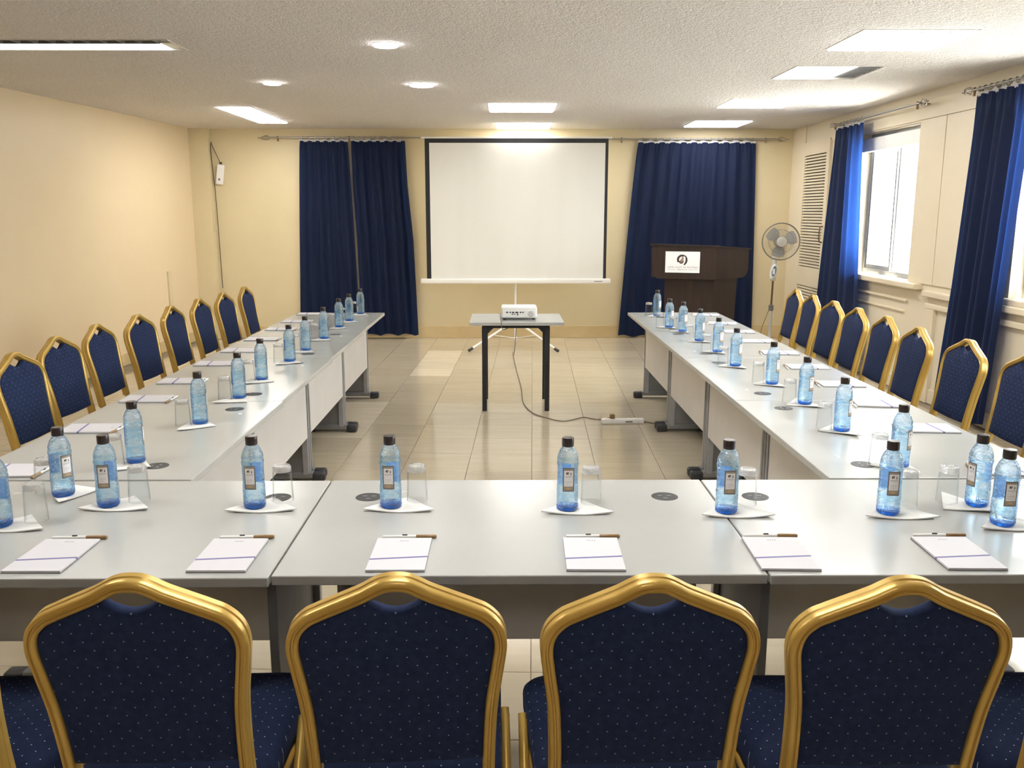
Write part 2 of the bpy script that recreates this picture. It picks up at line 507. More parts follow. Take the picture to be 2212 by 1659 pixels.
# ---------------------------------------------------------------- mesh helpers
class MB:
    """collects shapes for ONE mesh object"""

    def __init__(s):
        s.v, s.f, s.uv = [], [], None

    def add(s, vs, fs):
        b = len(s.v)
        s.v.extend([tuple(p) for p in vs])
        s.f.extend([[i + b for i in f] for f in fs])
        return s

    def box(s, x0, x1, y0, y1, z0, z1):
        return s.add([(x0, y0, z0), (x1, y0, z0), (x1, y1, z0), (x0, y1, z0), (x0, y0, z1), (x1, y0, z1), (x1, y1, z1), (x0, y1, z1)],
                     [(0, 3, 2, 1), (4, 5, 6, 7), (0, 1, 5, 4), (1, 2, 6, 5), (2, 3, 7, 6), (3, 0, 4, 7)])

    def rbox(s, x0, x1, y0, y1, z0, z1, r=0.005, seg=2):
        bm = bmesh.new()
        bmesh.ops.create_cube(bm, size=1.0)
        for v in bm.verts:
            v.co = Vector(((x0 + x1) / 2 + v.co.x * (x1 - x0), (y0 + y1) / 2 + v.co.y * (y1 - y0), (z0 + z1) / 2 + v.co.z * (z1 - z0)))
        bmesh.ops.bevel(bm, geom=list(bm.edges), offset=r, segments=seg, affect='EDGES', profile=0.5)
        bm.verts.index_update()
        s.add([v.co for v in bm.verts], [[v.index for v in f.verts] for f in bm.faces])
        bm.free()
        return s

    def prism(s, pts, axis, a, b):
        """polygon pts (2-D, ccw) extruded along axis from a to b"""
        def P(p, t):
            return {'x': (t, p[0], p[1]), 'y': (p[0], t, p[1]), 'z': (p[0], p[1], t)}[axis]
        n = len(pts)
        vs = [P(p, a) for p in pts] + [P(p, b) for p in pts]
        fs = [list(range(n))[::-1], list(range(n, 2 * n))]
        for i in range(n):
            j = (i + 1) % n
            fs.append([i, j, n + j, n + i])
        return s.add(vs, fs)

    def lathe(s, prof, n=24, c=(0, 0, 0), mod=None):
        vs, fs = [], []
        for (r, z) in prof:
            for k in range(n):
                a = 2 * PI * k / n
                rr = r * (mod(a, z) if mod else 1.0)
                vs.append((c[0] + rr * math.cos(a), c[1] + rr * math.sin(a), c[2] + z))
        for i in range(len(prof) - 1):
            for k in range(n):
                k2 = (k + 1) % n
                fs.append([i * n + k, i * n + k2, (i + 1) * n + k2, (i + 1) * n + k])
        fs.append([k for k in range(n)][::-1])
        b = (len(prof) - 1) * n
        fs.append([b + k for k in range(n)])
        return s.add(vs, fs)

    def sweep(s, path, prof, closed=False, up=Vector((0, 0, 1)), cap=True):
        """profile [(a, b)] carried along path; a is along side, b along up-ish normal"""
        path = [Vector(p) for p in path]
        n, k = len(path), len(prof)
        vs, fs = [], []
        prev = None
        for i, p in enumerate(path):
            if closed:
                t = (path[(i + 1) % n] - path[i - 1]).normalized()
            else:
                t = (path[min(i + 1, n - 1)] - path[max(i - 1, 0)]).normalized()
            side = up.cross(t)
            if side.length < 1e-4:
                side = prev if prev else Vector((1, 0, 0))
            side.normalize()
            if prev and side.dot(prev) < 0 and up.cross(t).length < 0.2:
                side = -side
            prev = side
            nn = t.cross(side).normalized()
            for (a, b) in prof:
                vs.append(p + side * a + nn * b)
        m = n if closed else n - 1
        for i in range(m):
            i2 = (i + 1) % n
            for j in range(k):
                j2 = (j + 1) % k
                fs.append([i * k + j, i * k + j2, i2 * k + j2, i2 * k + j])
        if not closed and cap:
            fs.append(list(range(k))[::-1])
            fs.append([(n - 1) * k + j for j in range(k)])
        return s.add(vs, fs)

    def tube(s, path, r, n=8, closed=False):
        path = [Vector(p) for p in path]
        prof = [(r * math.cos(2 * PI * j / n), r * math.sin(2 * PI * j / n)) for j in range(n)]
        N = len(path)
        vs, fs = [], []
        ref = None
        for i, p in enumerate(path):
            if closed:
                t = (path[(i + 1) % N] - path[i - 1]).normalized()
            else:
                t = (path[min(i + 1, N - 1)] - path[max(i - 1, 0)]).normalized()
            if ref is None:
                ref = Vector((0, 0, 1)) if abs(t.z) < 0.9 else Vector((1, 0, 0))
            side = t.cross(ref).normalized()
            nn = side.cross(t).normalized()
            ref = nn
            for a, b in prof:
                vs.append(p + side * a + nn * b)
        m = N if closed else N - 1
        for i in range(m):
            i2 = (i + 1) % N
            for j in range(n):
                j2 = (j + 1) % n
                fs.append([i * n + j, i2 * n + j, i2 * n + j2, i * n + j2])
        if not closed:
            fs.append(list(range(n)))
            fs.append([(N - 1) * n + j for j in range(n)][::-1])
        return s.add(vs, fs)

    def build(s, name, m, parent=None, smooth=None, kind=None):
        me = bpy.data.meshes.new(name)
        me.from_pydata([tuple(v) for v in s.v], [], s.f)
        bm = bmesh.new()
        bm.from_mesh(me)
        bmesh.ops.recalc_face_normals(bm, faces=list(bm.faces))
        bm.to_mesh(me)
        bm.free()
        me.materials.append(m)
        if smooth:
            me.polygons.foreach_set('use_smooth', [True] * len(me.polygons))
            if smooth is not True:
                try:
                    me.set_sharp_from_angle(angle=math.radians(smooth))
                except Exception:
                    pass
        me.update()
        o = bpy.data.objects.new(name, me)
        C.objects.link(o)
        if parent:
            o.parent = parent
        if kind:
            o['kind'] = kind
        return o


def bez(pts, n=8, closed=False):
    """Catmull-Rom through points"""
    P = [Vector(p) for p in pts]
    out = []
    N = len(P)
    rng = range(N if closed else N - 1)
    for i in rng:
        if closed:
            a, b, c, d = P[i - 1], P[i], P[(i + 1) % N], P[(i + 2) % N]
        else:
            a, b, c, d = P[max(i - 1, 0)], P[i], P[i + 1], P[min(i + 2, N - 1)]
        for k in range(n):
            t = k / n
            out.append(0.5 * ((2 * b) + (-a + c) * t + (2 * a - 5 * b + 4 * c - d) * t * t + (-a + 3 * b - 3 * c + d) * t ** 3))
    if not closed:
        out.append(P[-1])
    return out


def thing(name, label, cat, loc=(0, 0, 0), rz=0.0, group=None):
    o = bpy.data.objects.new(name, None)
    o.empty_display_size = 0.05
    C.objects.link(o)
    o.location = loc
    o.rotation_euler = (0, 0, rz)
    o['label'] = label
    o['category'] = cat
    if group:
        o['group'] = group
    return o


def tag(o, label, cat, group=None):
    o['label'] = label
    o['category'] = cat
    if group:
        o['group'] = group
    return o


def struct(o):
    o['kind'] = 'structure'
    return o


def dup(root, loc, rz, label):
    r = root.copy()
    C.objects.link(r)
    r.location = loc
    r.rotation_euler = (0, 0, rz)
    r['label'] = label
    for ch in list(root.children):
        c = ch.copy()
        C.objects.link(c)
        c.parent = r
        for g in list(ch.children):
            d = g.copy()
            C.objects.link(d)
            d.parent = c
    return r


ORD = ['first', 'second', 'third', 'fourth', 'fifth', 'sixth', 'seventh', 'eighth', 'ninth', 'tenth']

# ================================================================ ROOM SHELL
# ---- floor: sub-floor slab, then one object per tile in the part of the floor the picture shows
fl = struct(MB().box(-5.2, 3.9, YF - 0.2, YB + 0.2, -0.12, -0.006).build('floor', M['grout']))
TH = math.radians(1.75)
CT, ST = math.cos(TH), math.sin(TH)
PITCH_T = 0.411
G = 0.0013


def tile_mesh(name, mat_):
    h = PITCH_T / 2 - G
    b = 0.0012
    mb = MB()
    vs = [(-h, -h, -0.006), (h, -h, -0.006), (h, h, -0.006), (-h, h, -0.006),
          (-h, -h, -b), (h, -h, -b), (h, h, -b), (-h, h, -b),
          (-h + b, -h + b, 0), (h - b, -h + b, 0), (h - b, h - b, 0), (-h + b, h - b, 0)]
    fs = [(0, 3, 2, 1), (8, 9, 10, 11)]
    for i in range(4):
        j = (i + 1) % 4
        fs += [(i, j, 4 + j, 4 + i), (4 + i, 4 + j, 8 + j, 8 + i)]
    mb.add(vs, fs)
    return mb.build(name, mat_)


t0 = tile_mesh('tile', M['tile'])
t1 = tile_mesh('tile', M['tile_pale'])
tile_data, pale_data = t0.data, t1.data
bpy.data.objects.remove(t0)
bpy.data.objects.remove(t1)
rest = MB()
n_t = 0
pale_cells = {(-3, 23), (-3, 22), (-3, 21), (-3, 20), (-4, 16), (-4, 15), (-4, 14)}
for i in range(-14, 11):
    for j in range(-8, 30):
        u = (i + 0.5) * PITCH_T
        v = 0.415 + j * PITCH_T + PITCH_T / 2
        X, Y = u * CT + v * ST, -u * ST + v * CT
        if X > XR - 0.02 or Y > YB - 0.05 or Y < YF + 0.2 or X < xl(Y) + 0.15:
            continue
        if (abs(X - 0.05) < 1.45 and 2.7 < Y) or (abs(X - 0.05) < 1.75 and 1.3 < Y <= 2.7):
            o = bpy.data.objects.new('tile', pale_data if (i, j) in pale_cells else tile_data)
            C.objects.link(o)
            o.location = (X, Y, 0)
            o.rotation_euler = (0, 0, -TH)
            o.parent = fl
            n_t += 1
        else:
            h = PITCH_T / 2 - G
            q = []
            for a, b in ((-h, -h), (h, -h), (h, h), (-h, h)):
                q.append((X + a * CT + b * ST, Y - a * ST + b * CT))
            rest.prism(q, 'z', -0.006, 0.0)
o = rest.build('outer_tiles', M['tile'], fl)
o['kind'] = 'stuff'

# ---- ceiling with openings for the recessed lights
LIGHTS = {
    'a': (-3.45, -2.035, 5.61, 5.955),
    'b': (-2.86, -2.51, 9.05, 10.60),
    'c': (-0.17, 0.50, 8.73, 9.43),
    'd': (-0.115, 0.555, 10.60, 11.30),
    'e': (2.15, 2.82, 10.35, 11.05),
    'f': (2.04, 2.71, 5.28, 5.90),
    'g': (2.07, 2.72, 6.55, 7.18),
    'h': (2.08, 2.75, 8.40, 9.05),
    'i': (-3.0, -1.65, 2.2, 2.55),  # from here on: unseen lamps added as fill light
    'j': (-0.4, 0.28, 1.75, 2.43),
    'n': (-0.4, 0.28, -1.5, -0.82),
    'k': (-0.4, 0.28, 3.5, 4.18),
    'l': (2.02, 2.70, 3.6, 4.22),
}
xs = sorted({-5.2, XR + 0.15} | {t for q in LIGHTS.values() for t in q[:2]})
ys = sorted({YF - 0.15, YB + 0.15} | {t for q in LIGHTS.values() for t in q[2:]})
cm = MB()
for a in range(len(xs) - 1):
    for b in range(len(ys) - 1):
        mx, my = (xs[a] + xs[a + 1]) / 2, (ys[b] + ys[b + 1]) / 2
        if any(q[0] < mx < q[1] and q[2] < my < q[3] for q in LIGHTS.values()):
            continue
        cm.box(xs[a], xs[a + 1], ys[b], ys[b + 1], CZ, CZ + 0.02)
struct(cm.build('ceiling', M['ceiling']))
struct(MB().box(-5.3, XR + 0.3, YF - 0.2, YB + 0.2, CZ + 0.16, CZ + 0.3).build('ceiling_slab', M['reveal']))

# ---- walls
q = [(xl(YF - 0.2), YF - 0.2), (xl(YB + 0.2), YB + 0.2), (xl(YB + 0.2) - 0.2, YB + 0.2), (xl(YF - 0.2) - 0.2, YF - 0.2)]
struct(MB().prism(q, 'z', -0.1, CZ + 0.2).build('wall_left', M['wall_left']))
struct(MB().box(-4.2, XR + 0.2, YB, YB + 0.2, -0.1, CZ + 0.2).build('wall_back', M['wall_back']))
struct(MB().box(-5.4, XR + 0.2, YF - 0.2, YF, -0.1, CZ + 0.2).build('wall_front', M['wall_left']))
# window wall: strips round three window openings
WIN = [(2.2, 3.5, 1.0, 2.38), (5.0, 6.33, 1.0, 2.38), (7.95, 9.24, 1.0, 2.38)]
wm = MB()
WT = 0.22
prev = YF - 0.2
for (a, b, z0, z1) in WIN:
    wm.box(XR, XR + WT, prev, a, -0.1, CZ + 0.2)
    wm.box(XR, XR + WT, a, b, -0.1, z0)
    wm.box(XR, XR + WT, a, b, z1, CZ + 0.2)
    prev = b
wm.box(XR, XR + WT, prev, YB + 0.2, -0.1, CZ + 0.2)
struct(wm.build('wall_right', M['wall_right']))
# pier in the far corner
struct(MB().box(-4.1, -3.69, YB - 0.10, YB, 0, CZ).build('trim_1', M['wall_back']))
# skirting
struct(MB().rbox(-3.69, XR, YB - 0.025, YB + 0.01, 0.0, 0.155, 0.004).build('baseboard_back', M['skirt']))
sk = MB().prism([(xl(YF), YF), (xl(YF) + 0.02, YF), (xl(11.3) + 0.02, 11.3), (xl(11.3), 11.3)], 'z', 0, 0.12)
struct(sk.build('baseboard_left', M['skirt']))
struct(MB().rbox(XR - 0.018, XR + 0.01, YF, 10.0, 0, 0.12, 0.004).build('baseboard_right', M['trim']))

# ---- windows
for wi, (a, b, z0, z1) in enumerate(WIN):
    n = len(WIN) - wi
    root = bpy.data.objects.new('window_%d' % n, None)
    C.objects.link(root)
    root.location = (XR, a, z0)
    root['kind'] = 'structure'

    def part(mb, name, mat_, rt=root):
        ob = mb.build(name, mat_, rt)
        ob.location = (-rt.location.x, -rt.location.y, -rt.location.z)
        return ob
    xf = XR + 0.10
    fr = MB()
    for (y0, y1, zz0, zz1) in ((a, a + 0.05, z0, z1), (b - 0.05, b, z0, z1), (a + 0.05, b - 0.05, z0, z0 + 0.045), (a + 0.05, b - 0.05, z1 - 0.05, z1)):
        fr.box(xf, xf + 0.06, y0, y1, zz0, zz1)
    part(fr, 'window_frame', M['steel'])
    cuts = [a + 0.05, 8.60, b - 0.05] if n == 1 else [a + 0.05, (a + b) / 2, b - 0.05]
    for k in range(len(cuts) - 1):
        y0, y1 = cuts[k], cuts[k + 1]
        off = 0.008 if k % 2 else 0.03
        sash = MB()
        e = 0.030 if (n != 1 or k) else 0.012
        for (p0, p1, zz0, zz1) in ((y0, y0 + e, z0 + 0.045, z1 - 0.05), (y1 - e, y1, z0 + 0.045, z1 - 0.05), (y0 + e, y1 - e, z0 + 0.045, z0 + (0.085 if (n != 1 or k) else 0.052)), (y0 + e, y1 - e, z1 - 0.09, z1 - 0.05)):
            sash.box(xf + off, xf + off + 0.022, p0, p1, zz0, zz1)
        s_ = part(sash, 'sash', M['steel'])
        pn = MB().box(xf + off + 0.009, xf + off + 0.013, y0 + e, y1 - e, z0 + 0.085, z1 - 0.09)
        pane = pn.build('pane', M['glass_pane'], s_)
    # blind roll under the lintel
    if n == 1:
        part(MB().box(XR + 0.012, XR + 0.09, a + 0.005, b - 0.005, 2.205, 2.33), 'blind_box', M['white_plastic'])
    # sill board with rounded nose
    sl = MB().rbox(XR - (0.085 if n == 1 else 0.03), XR + 0.10, a - 0.30, b + 0.03, z0 - 0.055, z0 - 0.002, 0.012)
    part(sl, 'window_sill', M['trim'])

# ---- panelling on the window wall
tr = 2


def trim(mb, mat_=None):
    global tr
    o_ = struct(mb.build('trim_%d' % tr, mat_ or M['trim']))
    tr += 1
    return o_


trim(MB().box(XR - 0.014, XR + 0.005, YF, 10.05, 2.395, 2.55))            # fascia over the windows
trim(MB().box(XR - 0.012, XR + 0.005, 7.47, 7.92, 1.0, 2.39))              # flat boards between windows
trim(MB().box(XR - 0.012, XR + 0.005, 6.78, 7.455, 1.0, 2.39))
trim(MB().rbox(XR - 0.05, XR + 0.005, 4.5, 7.56, 0.90, 0.95, 0.008))       # rail of the next bay
trim(MB().rbox(XR - 0.03, XR + 0.005, 4.5, 7.54, 0.80, 0.845, 0.008))
trim(MB().box(XR - 0.03, XR + 0.005, 7.36, 7.52, 0.0, 0.80))
trim(MB().rbox(XR - 0.022, XR + 0.005, 7.90, 10.0, 0.815, 0.84, 0.006))    # mouldings under the far sill
trim(MB().rbox(XR - 0.018, XR + 0.005, 7.95, 10.0, 0.715, 0.735, 0.006))
trim(MB().box(XR - 0.016, XR + 0.005, 10.93, YB, 0.0, CZ))                 # corner board

trim(MB().box(xl(10.55) - 0.01, xl(10.45) + 0.018, 10.45, 10.55, 0.12, 0.92), M['wall_back'])   # cable duct low on the plain wall
# ---- louvred cupboard door in the window wall
dr = bpy.data.objects.new('door_1', None)
C.objects.link(dr)
dr.location = (XR, 10.16, 0)
dr['kind'] = 'structure'
D0, D1 = 10.06, 10.93
xd = XR - 0.03


def dpart(mb, name, mat_, par=None, kind=None):
    ob = mb.build(name, mat_, par or dr)
    if par is None:
        ob.location = (-XR, -10.16, 0)
    if kind:
        ob['kind'] = kind
    return ob


f = MB()
for (y0, y1, z0, z1) in ((D0, D0 + 0.09, 0.02, 2.42), (D1 - 0.06, D1, 0.02, 2.42), (D0 + 0.09, D1 - 0.06, 2.27, 2.42), (D0 + 0.09, D1 - 0.06, 0.74, 0.965), (D0 + 0.09, D1 - 0.06, 0.02, 0.14)):
    f.box(xd, XR + 0.004, y0, y1, z0, z1)
dfr = dpart(f, 'door_frame', M['trim'])
for (z0, z1) in ((0.97, 2.265), (0.145, 0.735)):
    sl = MB()
    n = int((z1 - z0) / 0.034)
    for k in range(n):
        z = z0 + (k + 0.5) * (z1 - z0) / n
        sl.add([(xd + 0.004, D0 + 0.09, z - 0.012), (xd + 0.004, D1 - 0.06, z - 0.012), (XR - 0.008, D1 - 0.06, z - 0.002), (XR - 0.008, D0 + 0.09, z - 0.002),
                (xd + 0.004, D0 + 0.09, z + 0.006), (xd + 0.004, D1 - 0.06, z + 0.006), (XR - 0.008, D1 - 0.06, z + 0.013), (XR - 0.008, D0 + 0.09, z + 0.013)],
               [(0, 3, 2, 1), (4, 5, 6, 7), (0, 1, 5, 4), (1, 2, 6, 5), (2, 3, 7, 6), (3, 0, 4, 7)])
    dpart(sl, 'louvre_slats', M['trim'], kind='stuff')
dpart(MB().box(XR - 0.004, XR + 0.002, D0 + 0.05, D1 - 0.03, 0.1, 2.3), 'gap_shade_sheet', M['gap_shade'])  # dark sheet standing in for the shade between the slats
dpart(MB().tube(bez([(xd, 10.11, 1.27), (xd - 0.035, 10.11, 1.29), (xd - 0.035, 10.11, 1.43), (xd, 10.11, 1.45)], 5), 0.008), 'door_handle', M['brass'])

# ---- unseen pale slab added outside to bounce sun onto the ceiling; paving beyond
struct(MB().box(XR + 0.5, 8.0, 7.4, 11.2, -0.05, 0.12).build('exterior_sun_bounce', M['sun_bounce']))
struct(MB().box(XR + 0.5, 30, -20, 40, -3.4, -3.2).build('exterior_ground', M['ground']))

# ================================================================ CEILING LIGHTS
LAB = {
    'a': 'long narrow recessed ceiling light with grey louvre edge near the plain cream wall',
    'b': 'narrow recessed ceiling light pointing down the room toward the far corner pier',
    'c': 'square recessed ceiling light in front of the projection screen',
    'd': 'square recessed ceiling light directly over the projection screen, by the back wall',
    'e': 'square recessed ceiling light above the dark wooden lectern',
    'f': 'fully lit square recessed ceiling light on window side closest to the camera',
    'g': 'square recessed ceiling light with one dark unlit louvred strip',
    'h': 'square recessed ceiling light glaring beside the sunlit ceiling patch',
    'i': 'narrow recessed fill light added over the wall end of the cross row, out of view',
    'j': 'square recessed fill light added above the cross table row, out of view',
    'n': 'square recessed fill light added behind the camera, out of view',
    'k': 'square recessed fill light added over the open floor, out of view',
    'l': 'square recessed fill light added above the window-side tables, out of view',
}
for k, (x0, x1, y0, y1) in LIGHTS.items():
    t = thing('ceiling_light', LAB[k], 'ceiling light', ((x0 + x1) / 2, (y0 + y1) / 2, CZ), 0, 'recessed ceiling lights')
    hx, hy = (x1 - x0) / 2, (y1 - y0) / 2
    hb = MB()
    for (a0, a1, b0, b1) in ((-hx, -hx + 0.01, -hy, hy), (hx - 0.01, hx, -hy, hy), (-hx + 0.01, hx - 0.01, -hy, -hy + 0.01), (-hx + 0.01, hx - 0.01, hy - 0.01, hy)):
        hb.box(a0, a1, b0, b1, -0.004, 0.15)
    hb.box(-hx, hx, -hy, hy, 0.14, 0.15)
    hb.build('housing', M['lamp_frame'], t)
    if k == 'a':
        MB().box(-hx + 0.012, hx - 0.10, -0.02, hy - 0.012, 0.006, 0.012).build('diffuser', M['lamp'], t)
        lv = MB()
        n = 12
        for q in range(n + 1):
            x = -hx + 0.02 + q * (2 * hx - 0.13) / n
            lv.box(x, x + 0.012, -hy + 0.012, -0.02, 0.0, 0.04)
        lv.box(-hx + 0.012, hx - 0.10, -0.025, -0.02, 0.0, 0.04)
        lv.box(-hx + 0.012, hx - 0.012, -hy + 0.012, -0.02, 0.04, 0.044)
        lv.build('louvre', M['louvre_grey'], t)
        MB().box(hx - 0.10, hx - 0.012, -0.02, hy - 0.012, 0.006, 0.03).build('end_plate', M['white_metal'], t)
    elif k == 'g':
        xm = -hx + 0.72 * 2 * hx
        MB().box(-hx + 0.012, xm, -hy + 0.012, hy - 0.012, 0.006, 0.012).build('diffuser', M['lamp'], t)
        lv = MB()
        for q in range(12):
            y = -hy + 0.015 + q * (2 * hy - 0.03) / 12
            lv.box(xm + 0.003, hx - 0.012, y, y + 0.008, 0.002, 0.04)
        lv.box(xm + 0.003, hx - 0.012, -hy + 0.012, hy - 0.012, 0.04, 0.044)
        lv.build('louvre', M['louvre_grey'], t)
    else:
        MB().rbox(-hx + 0.012, hx - 0.012, -hy + 0.012, hy - 0.012, -0.014, 0.012, 0.006, 2).build('diffuser', M['lamp_bright' if k == 'b' else 'lamp'], t)
        if hx > 0.2 and hy > 0.2 and hx < 0.5 and hy < 0.5:
            rb = MB()
            for q in (1, 2, 3):
                x = -hx + q * hx / 2
                rb.box(x - 0.004, x + 0.004, -hy + 0.012, -hy + 0.03, -0.016, 0.01)
                rb.box(x - 0.004, x + 0.004, hy - 0.03, hy - 0.012, -0.016, 0.01)
            rb.build('clip', M['lamp_frame'], t)

for (x, y, r, lab) in ((-0.74, 5.75, 0.085, 'round ceiling downlight closest to the camera, over the open floor'),
                       (-0.68, 7.5, 0.105, 'round ceiling downlight with bluish rim between tables and screen'),
                       (-1.87, 7.4, 0.078, 'small round ceiling downlight above the wall-side table row')):
    t = thing('downlight', lab, 'ceiling light', (x, y, CZ), 0, 'round ceiling downlights')
    MB().lathe([(r, 0.0), (r, -0.003), (r - 0.004, -0.005), (r - 0.006, -0.005), (r - 0.006, 0.0)], 32).build('rim', M['white_metal'], t, 40)
    MB().lathe([(r - 0.006, -0.003), (r - 0.007, -0.011), (r - 0.014, -0.016), (r * 0.5, -0.017)], 32).build('lens', M['spot'], t, 40)

# ================================================================ CURTAINS AND RODS


def curtain(name, label, axis, plane, top, bot, zt, zb, folds, amp, off, group, seed, mids=None, nu=150, nv=40):
    """top/bot: (edge0, edge1) along axis; plane: constant coordinate; off: +1/-1 side of the folds"""
    rnd = random.Random(seed)
    ph = [rnd.uniform(0, 6.28) for _ in range(8)]
    u0 = min(top[0], bot[0])
    zc0 = zb
    rootx = (top[0] + top[1]) / 2
    vs, fs = [], []
    for j in range(nv + 1):
        t = j / nv
        z = zt + (zb - zt) * t
        tt = t
        if mids:
            # piecewise edges: list of (t, e0, e1)
            L = [(0.0, *top)] + mids + [(1.0, *bot)]
            for k in range(len(L) - 1):
                if L[k][0] <= t <= L[k + 1][0] + 1e-9:
                    s_ = (t - L[k][0]) / max(L[k + 1][0] - L[k][0], 1e-6)
                    s_ = s_ * s_ * (3 - 2 * s_) if False else s_
                    e0 = L[k][1] + (L[k + 1][1] - L[k][1]) * s_
                    e1 = L[k][2] + (L[k + 1][2] - L[k][2]) * s_
        else:
            s_ = t ** 0.8
            e0 = top[0] + (bot[0] - top[0]) * s_
            e1 = top[1] + (bot[1] - top[1]) * s_
        a = amp * (0.30 + 0.70 * min(1.0, t / 0.12)) if t < 0.12 else amp * (0.92 + 0.2 * t)
        for i in range(nu + 1):
            s = i / nu
            warp = s + 0.010 * math.sin(s * 9 + ph[0]) + 0.006 * math.sin(s * 17 + ph[1] + t)
            fold = math.sin(2 * PI * folds * warp + 0.25 * math.sin(3 * t + ph[2]))
            fold2 = math.sin(2 * PI * folds * 0.5 * warp + ph[3] + 0.4 * t)
            gather = math.sin(2 * PI * folds * 3.0 * s) if t < 0.06 else 0.0
            d = a * (0.65 * fold + 0.35 * fold2) + 0.008 * gather * (1 - t / 0.06 if t < 0.06 else 0)
            c = e0 + (e1 - e0) * s
            zz = z + (0.012 * math.sin(2 * PI * folds * 0.5 * s + ph[4]) * (1 if j == nv else 0)) + (0.006 * math.sin(2 * PI * folds * s) if j == 0 else 0)
            p = (c, plane + off * (amp + d), zz) if axis == 'x' else (plane + off * (amp + d), c, zz)
            vs.append(p)
    for j in range(nv):
        for i in range(nu):
            a = j * (nu + 1) + i
            fs.append([a, a + 1, a + nu + 2, a + nu + 1])
    loc = (rootx, plane + off * amp, zb) if axis == 'x' else (plane + off * amp, rootx, zb)
    root = thing(name, label, 'curtain', loc, 0, group)
    L = Vector(loc)
    mb = MB()
    mb.add([Vector(v) - L for v in vs], fs)
    ob = mb.build('cloth', M['curtain'], root, True)
    # pale heading tape standing a little proud of the cloth top, scalloped
    hv, hf = [], []
    n = nu
    for i in range(n + 1):
        s = i / n
        c = top[0] + (top[1] - top[0]) * s
        dz = 0.022 + 0.012 * math.sin(2 * PI * folds * 1.0 * s + 1.0)
        q = plane + off * (amp * 0.8)
        for zz in (zt - 0.01, zt + dz):
            hv.append(Vector((c, q, zz) if axis == 'x' else (q, c, zz)) - L)
    for i in range(n):
        hf.append([2 * i, 2 * i + 2, 2 * i + 3, 2 * i + 1])
    MB().add(hv, hf).build('heading_tape', M['header'], root, True)
    # hooks from tape to rod
    hk = MB()
    m = max(5, int(folds * 1.6))
    for i in range(m):
        s = (i + 0.5) / m
        c = top[0] + (top[1] - top[0]) * s
        q = plane + off * amp
        pts = []
        for k in range(10):
            an = 2 * PI * k / 10
            aa, zz = 0.016 * math.cos(an), zt + 0.042 + 0.018 * math.sin(an)
            pts.append(Vector((c + 0.004, q + aa, zz) if axis == 'x' else (q + aa, c + 0.004, zz)) - L)
        hk.tube(pts, 0.0028, 4, True)
    ho = hk.build('curtain_hooks', M['chrome'], root)
    ho['kind'] = 'stuff'
    return root


GC = 'blue pleated curtains'
curtain('curtain', 'navy curtain nearest the plain wall, hanging behind the far table end', 'x', YB - 0.03, (-2.56, -1.965), (-2.66, -1.885), 2.475, 0.06, 6, 0.028, -1, GC, 3)
curtain('curtain', 'navy curtain beside the projection screen, flaring at its hem', 'x', YB - 0.03, (-1.925, -1.25), (-1.865, -1.13), 2.475, 0.05, 6.5, 0.030, -1, GC, 5,
        mids=[(0.22, -1.92, -1.23), (0.5, -1.89, -1.17)])
curtain('curtain', 'wide royal blue curtain on the back wall behind the lectern', 'x', YB - 0.03, (1.66, 3.13), (1.46, 3.20), 2.46, 0.03, 11, 0.030, -1, GC, 8)
curtain('curtain', 'blue curtain gathered beside the bright window, near the louvred door', 'y', XR - 0.085, (8.93, 9.67), (8.66, 9.98), 2.47, 0.05, 5, 0.032, -1, GC, 11,
        mids=[(0.16, 8.90, 9.72), (0.66, 8.77, 9.88)])
curtain('curtain', 'blue curtain at the picture edge between the two window bays', 'y', XR - 0.05, (6.15, 6.88), (6.32, 7.12), 2.47, 0.05, 6, 0.036, -1, GC, 14,
        mids=[(0.12, 6.15, 6.90), (0.6, 6.24, 7.0)])


def rod(label, axis, plane, a, b, z, wall, fin_a, fin_b, brackets):
    loc = ((a + b) / 2, plane, z) if axis == 'x' else (plane, (a + b) / 2, z)
    t = thing('curtain_rod', label, 'curtain rod', loc, 0, 'curtain rods')
    L = Vector(loc)

    def P(c, d=0.0, zz=0.0):
        v = Vector((c, plane + d, z + zz) if axis == 'x' else (plane + d, c, z + zz))
        return v - L
    MB().tube([P(a), P(b)], 0.0105, 10).build('pole', M['chrome'], t, 40)
    for (c, s, on) in ((a, -1, fin_a), (b, 1, fin_b)):
        if not on:
            continue
        fm = MB()
        # open cage finial with a point
        for k in range(4):
            an = k * PI / 2
            pts = [P(c + s * 0.0), P(c + s * 0.03, 0.026 * math.cos(an), 0.026 * math.sin(an)), P(c + s * 0.07, 0.028 * math.cos(an + 0.9), 0.028 * math.sin(an + 0.9)), P(c + s * 0.11)]
            fm.tube(bez(pts, 4), 0.0045, 5)
        fm.tube([P(c + s * 0.105), P(c + s * 0.15)], 0.006, 6)
        fm.build('finial', M['chrome'], t, 40)
    for c in brackets:
        bk = MB()
        bk.tube([P(c), P(c, wall - plane, 0)], 0.008, 6)
        bk.tube([P(c, 0, 0.018), P(c, 0, -0.045)], 0.010, 8)
        bk.build('bracket', M['brass'], t)
    return t


rod('metal curtain rod on back wall, caged finial beside the hanging extension socket', 'x', YB - 0.06, -2.93, -0.9, 2.517, YB, True, False, [-2.83, -1.943])
rod('metal curtain rod on back wall above the lectern', 'x', YB - 0.06, 1.25, 3.40, 2.502, YB, False, True, [1.45, 3.25])
rod('metal curtain rod above the uncovered bright window', 'y', XR - 0.117, 7.74, 9.70, 2.515, XR, True, True, [7.79, 9.685])
rod('metal curtain rod at the picture edge over the next window bay', 'y', XR - 0.086, 4.6, 6.95, 2.515, XR, True, True, [6.92, 4.7])

# ================================================================ TABLES


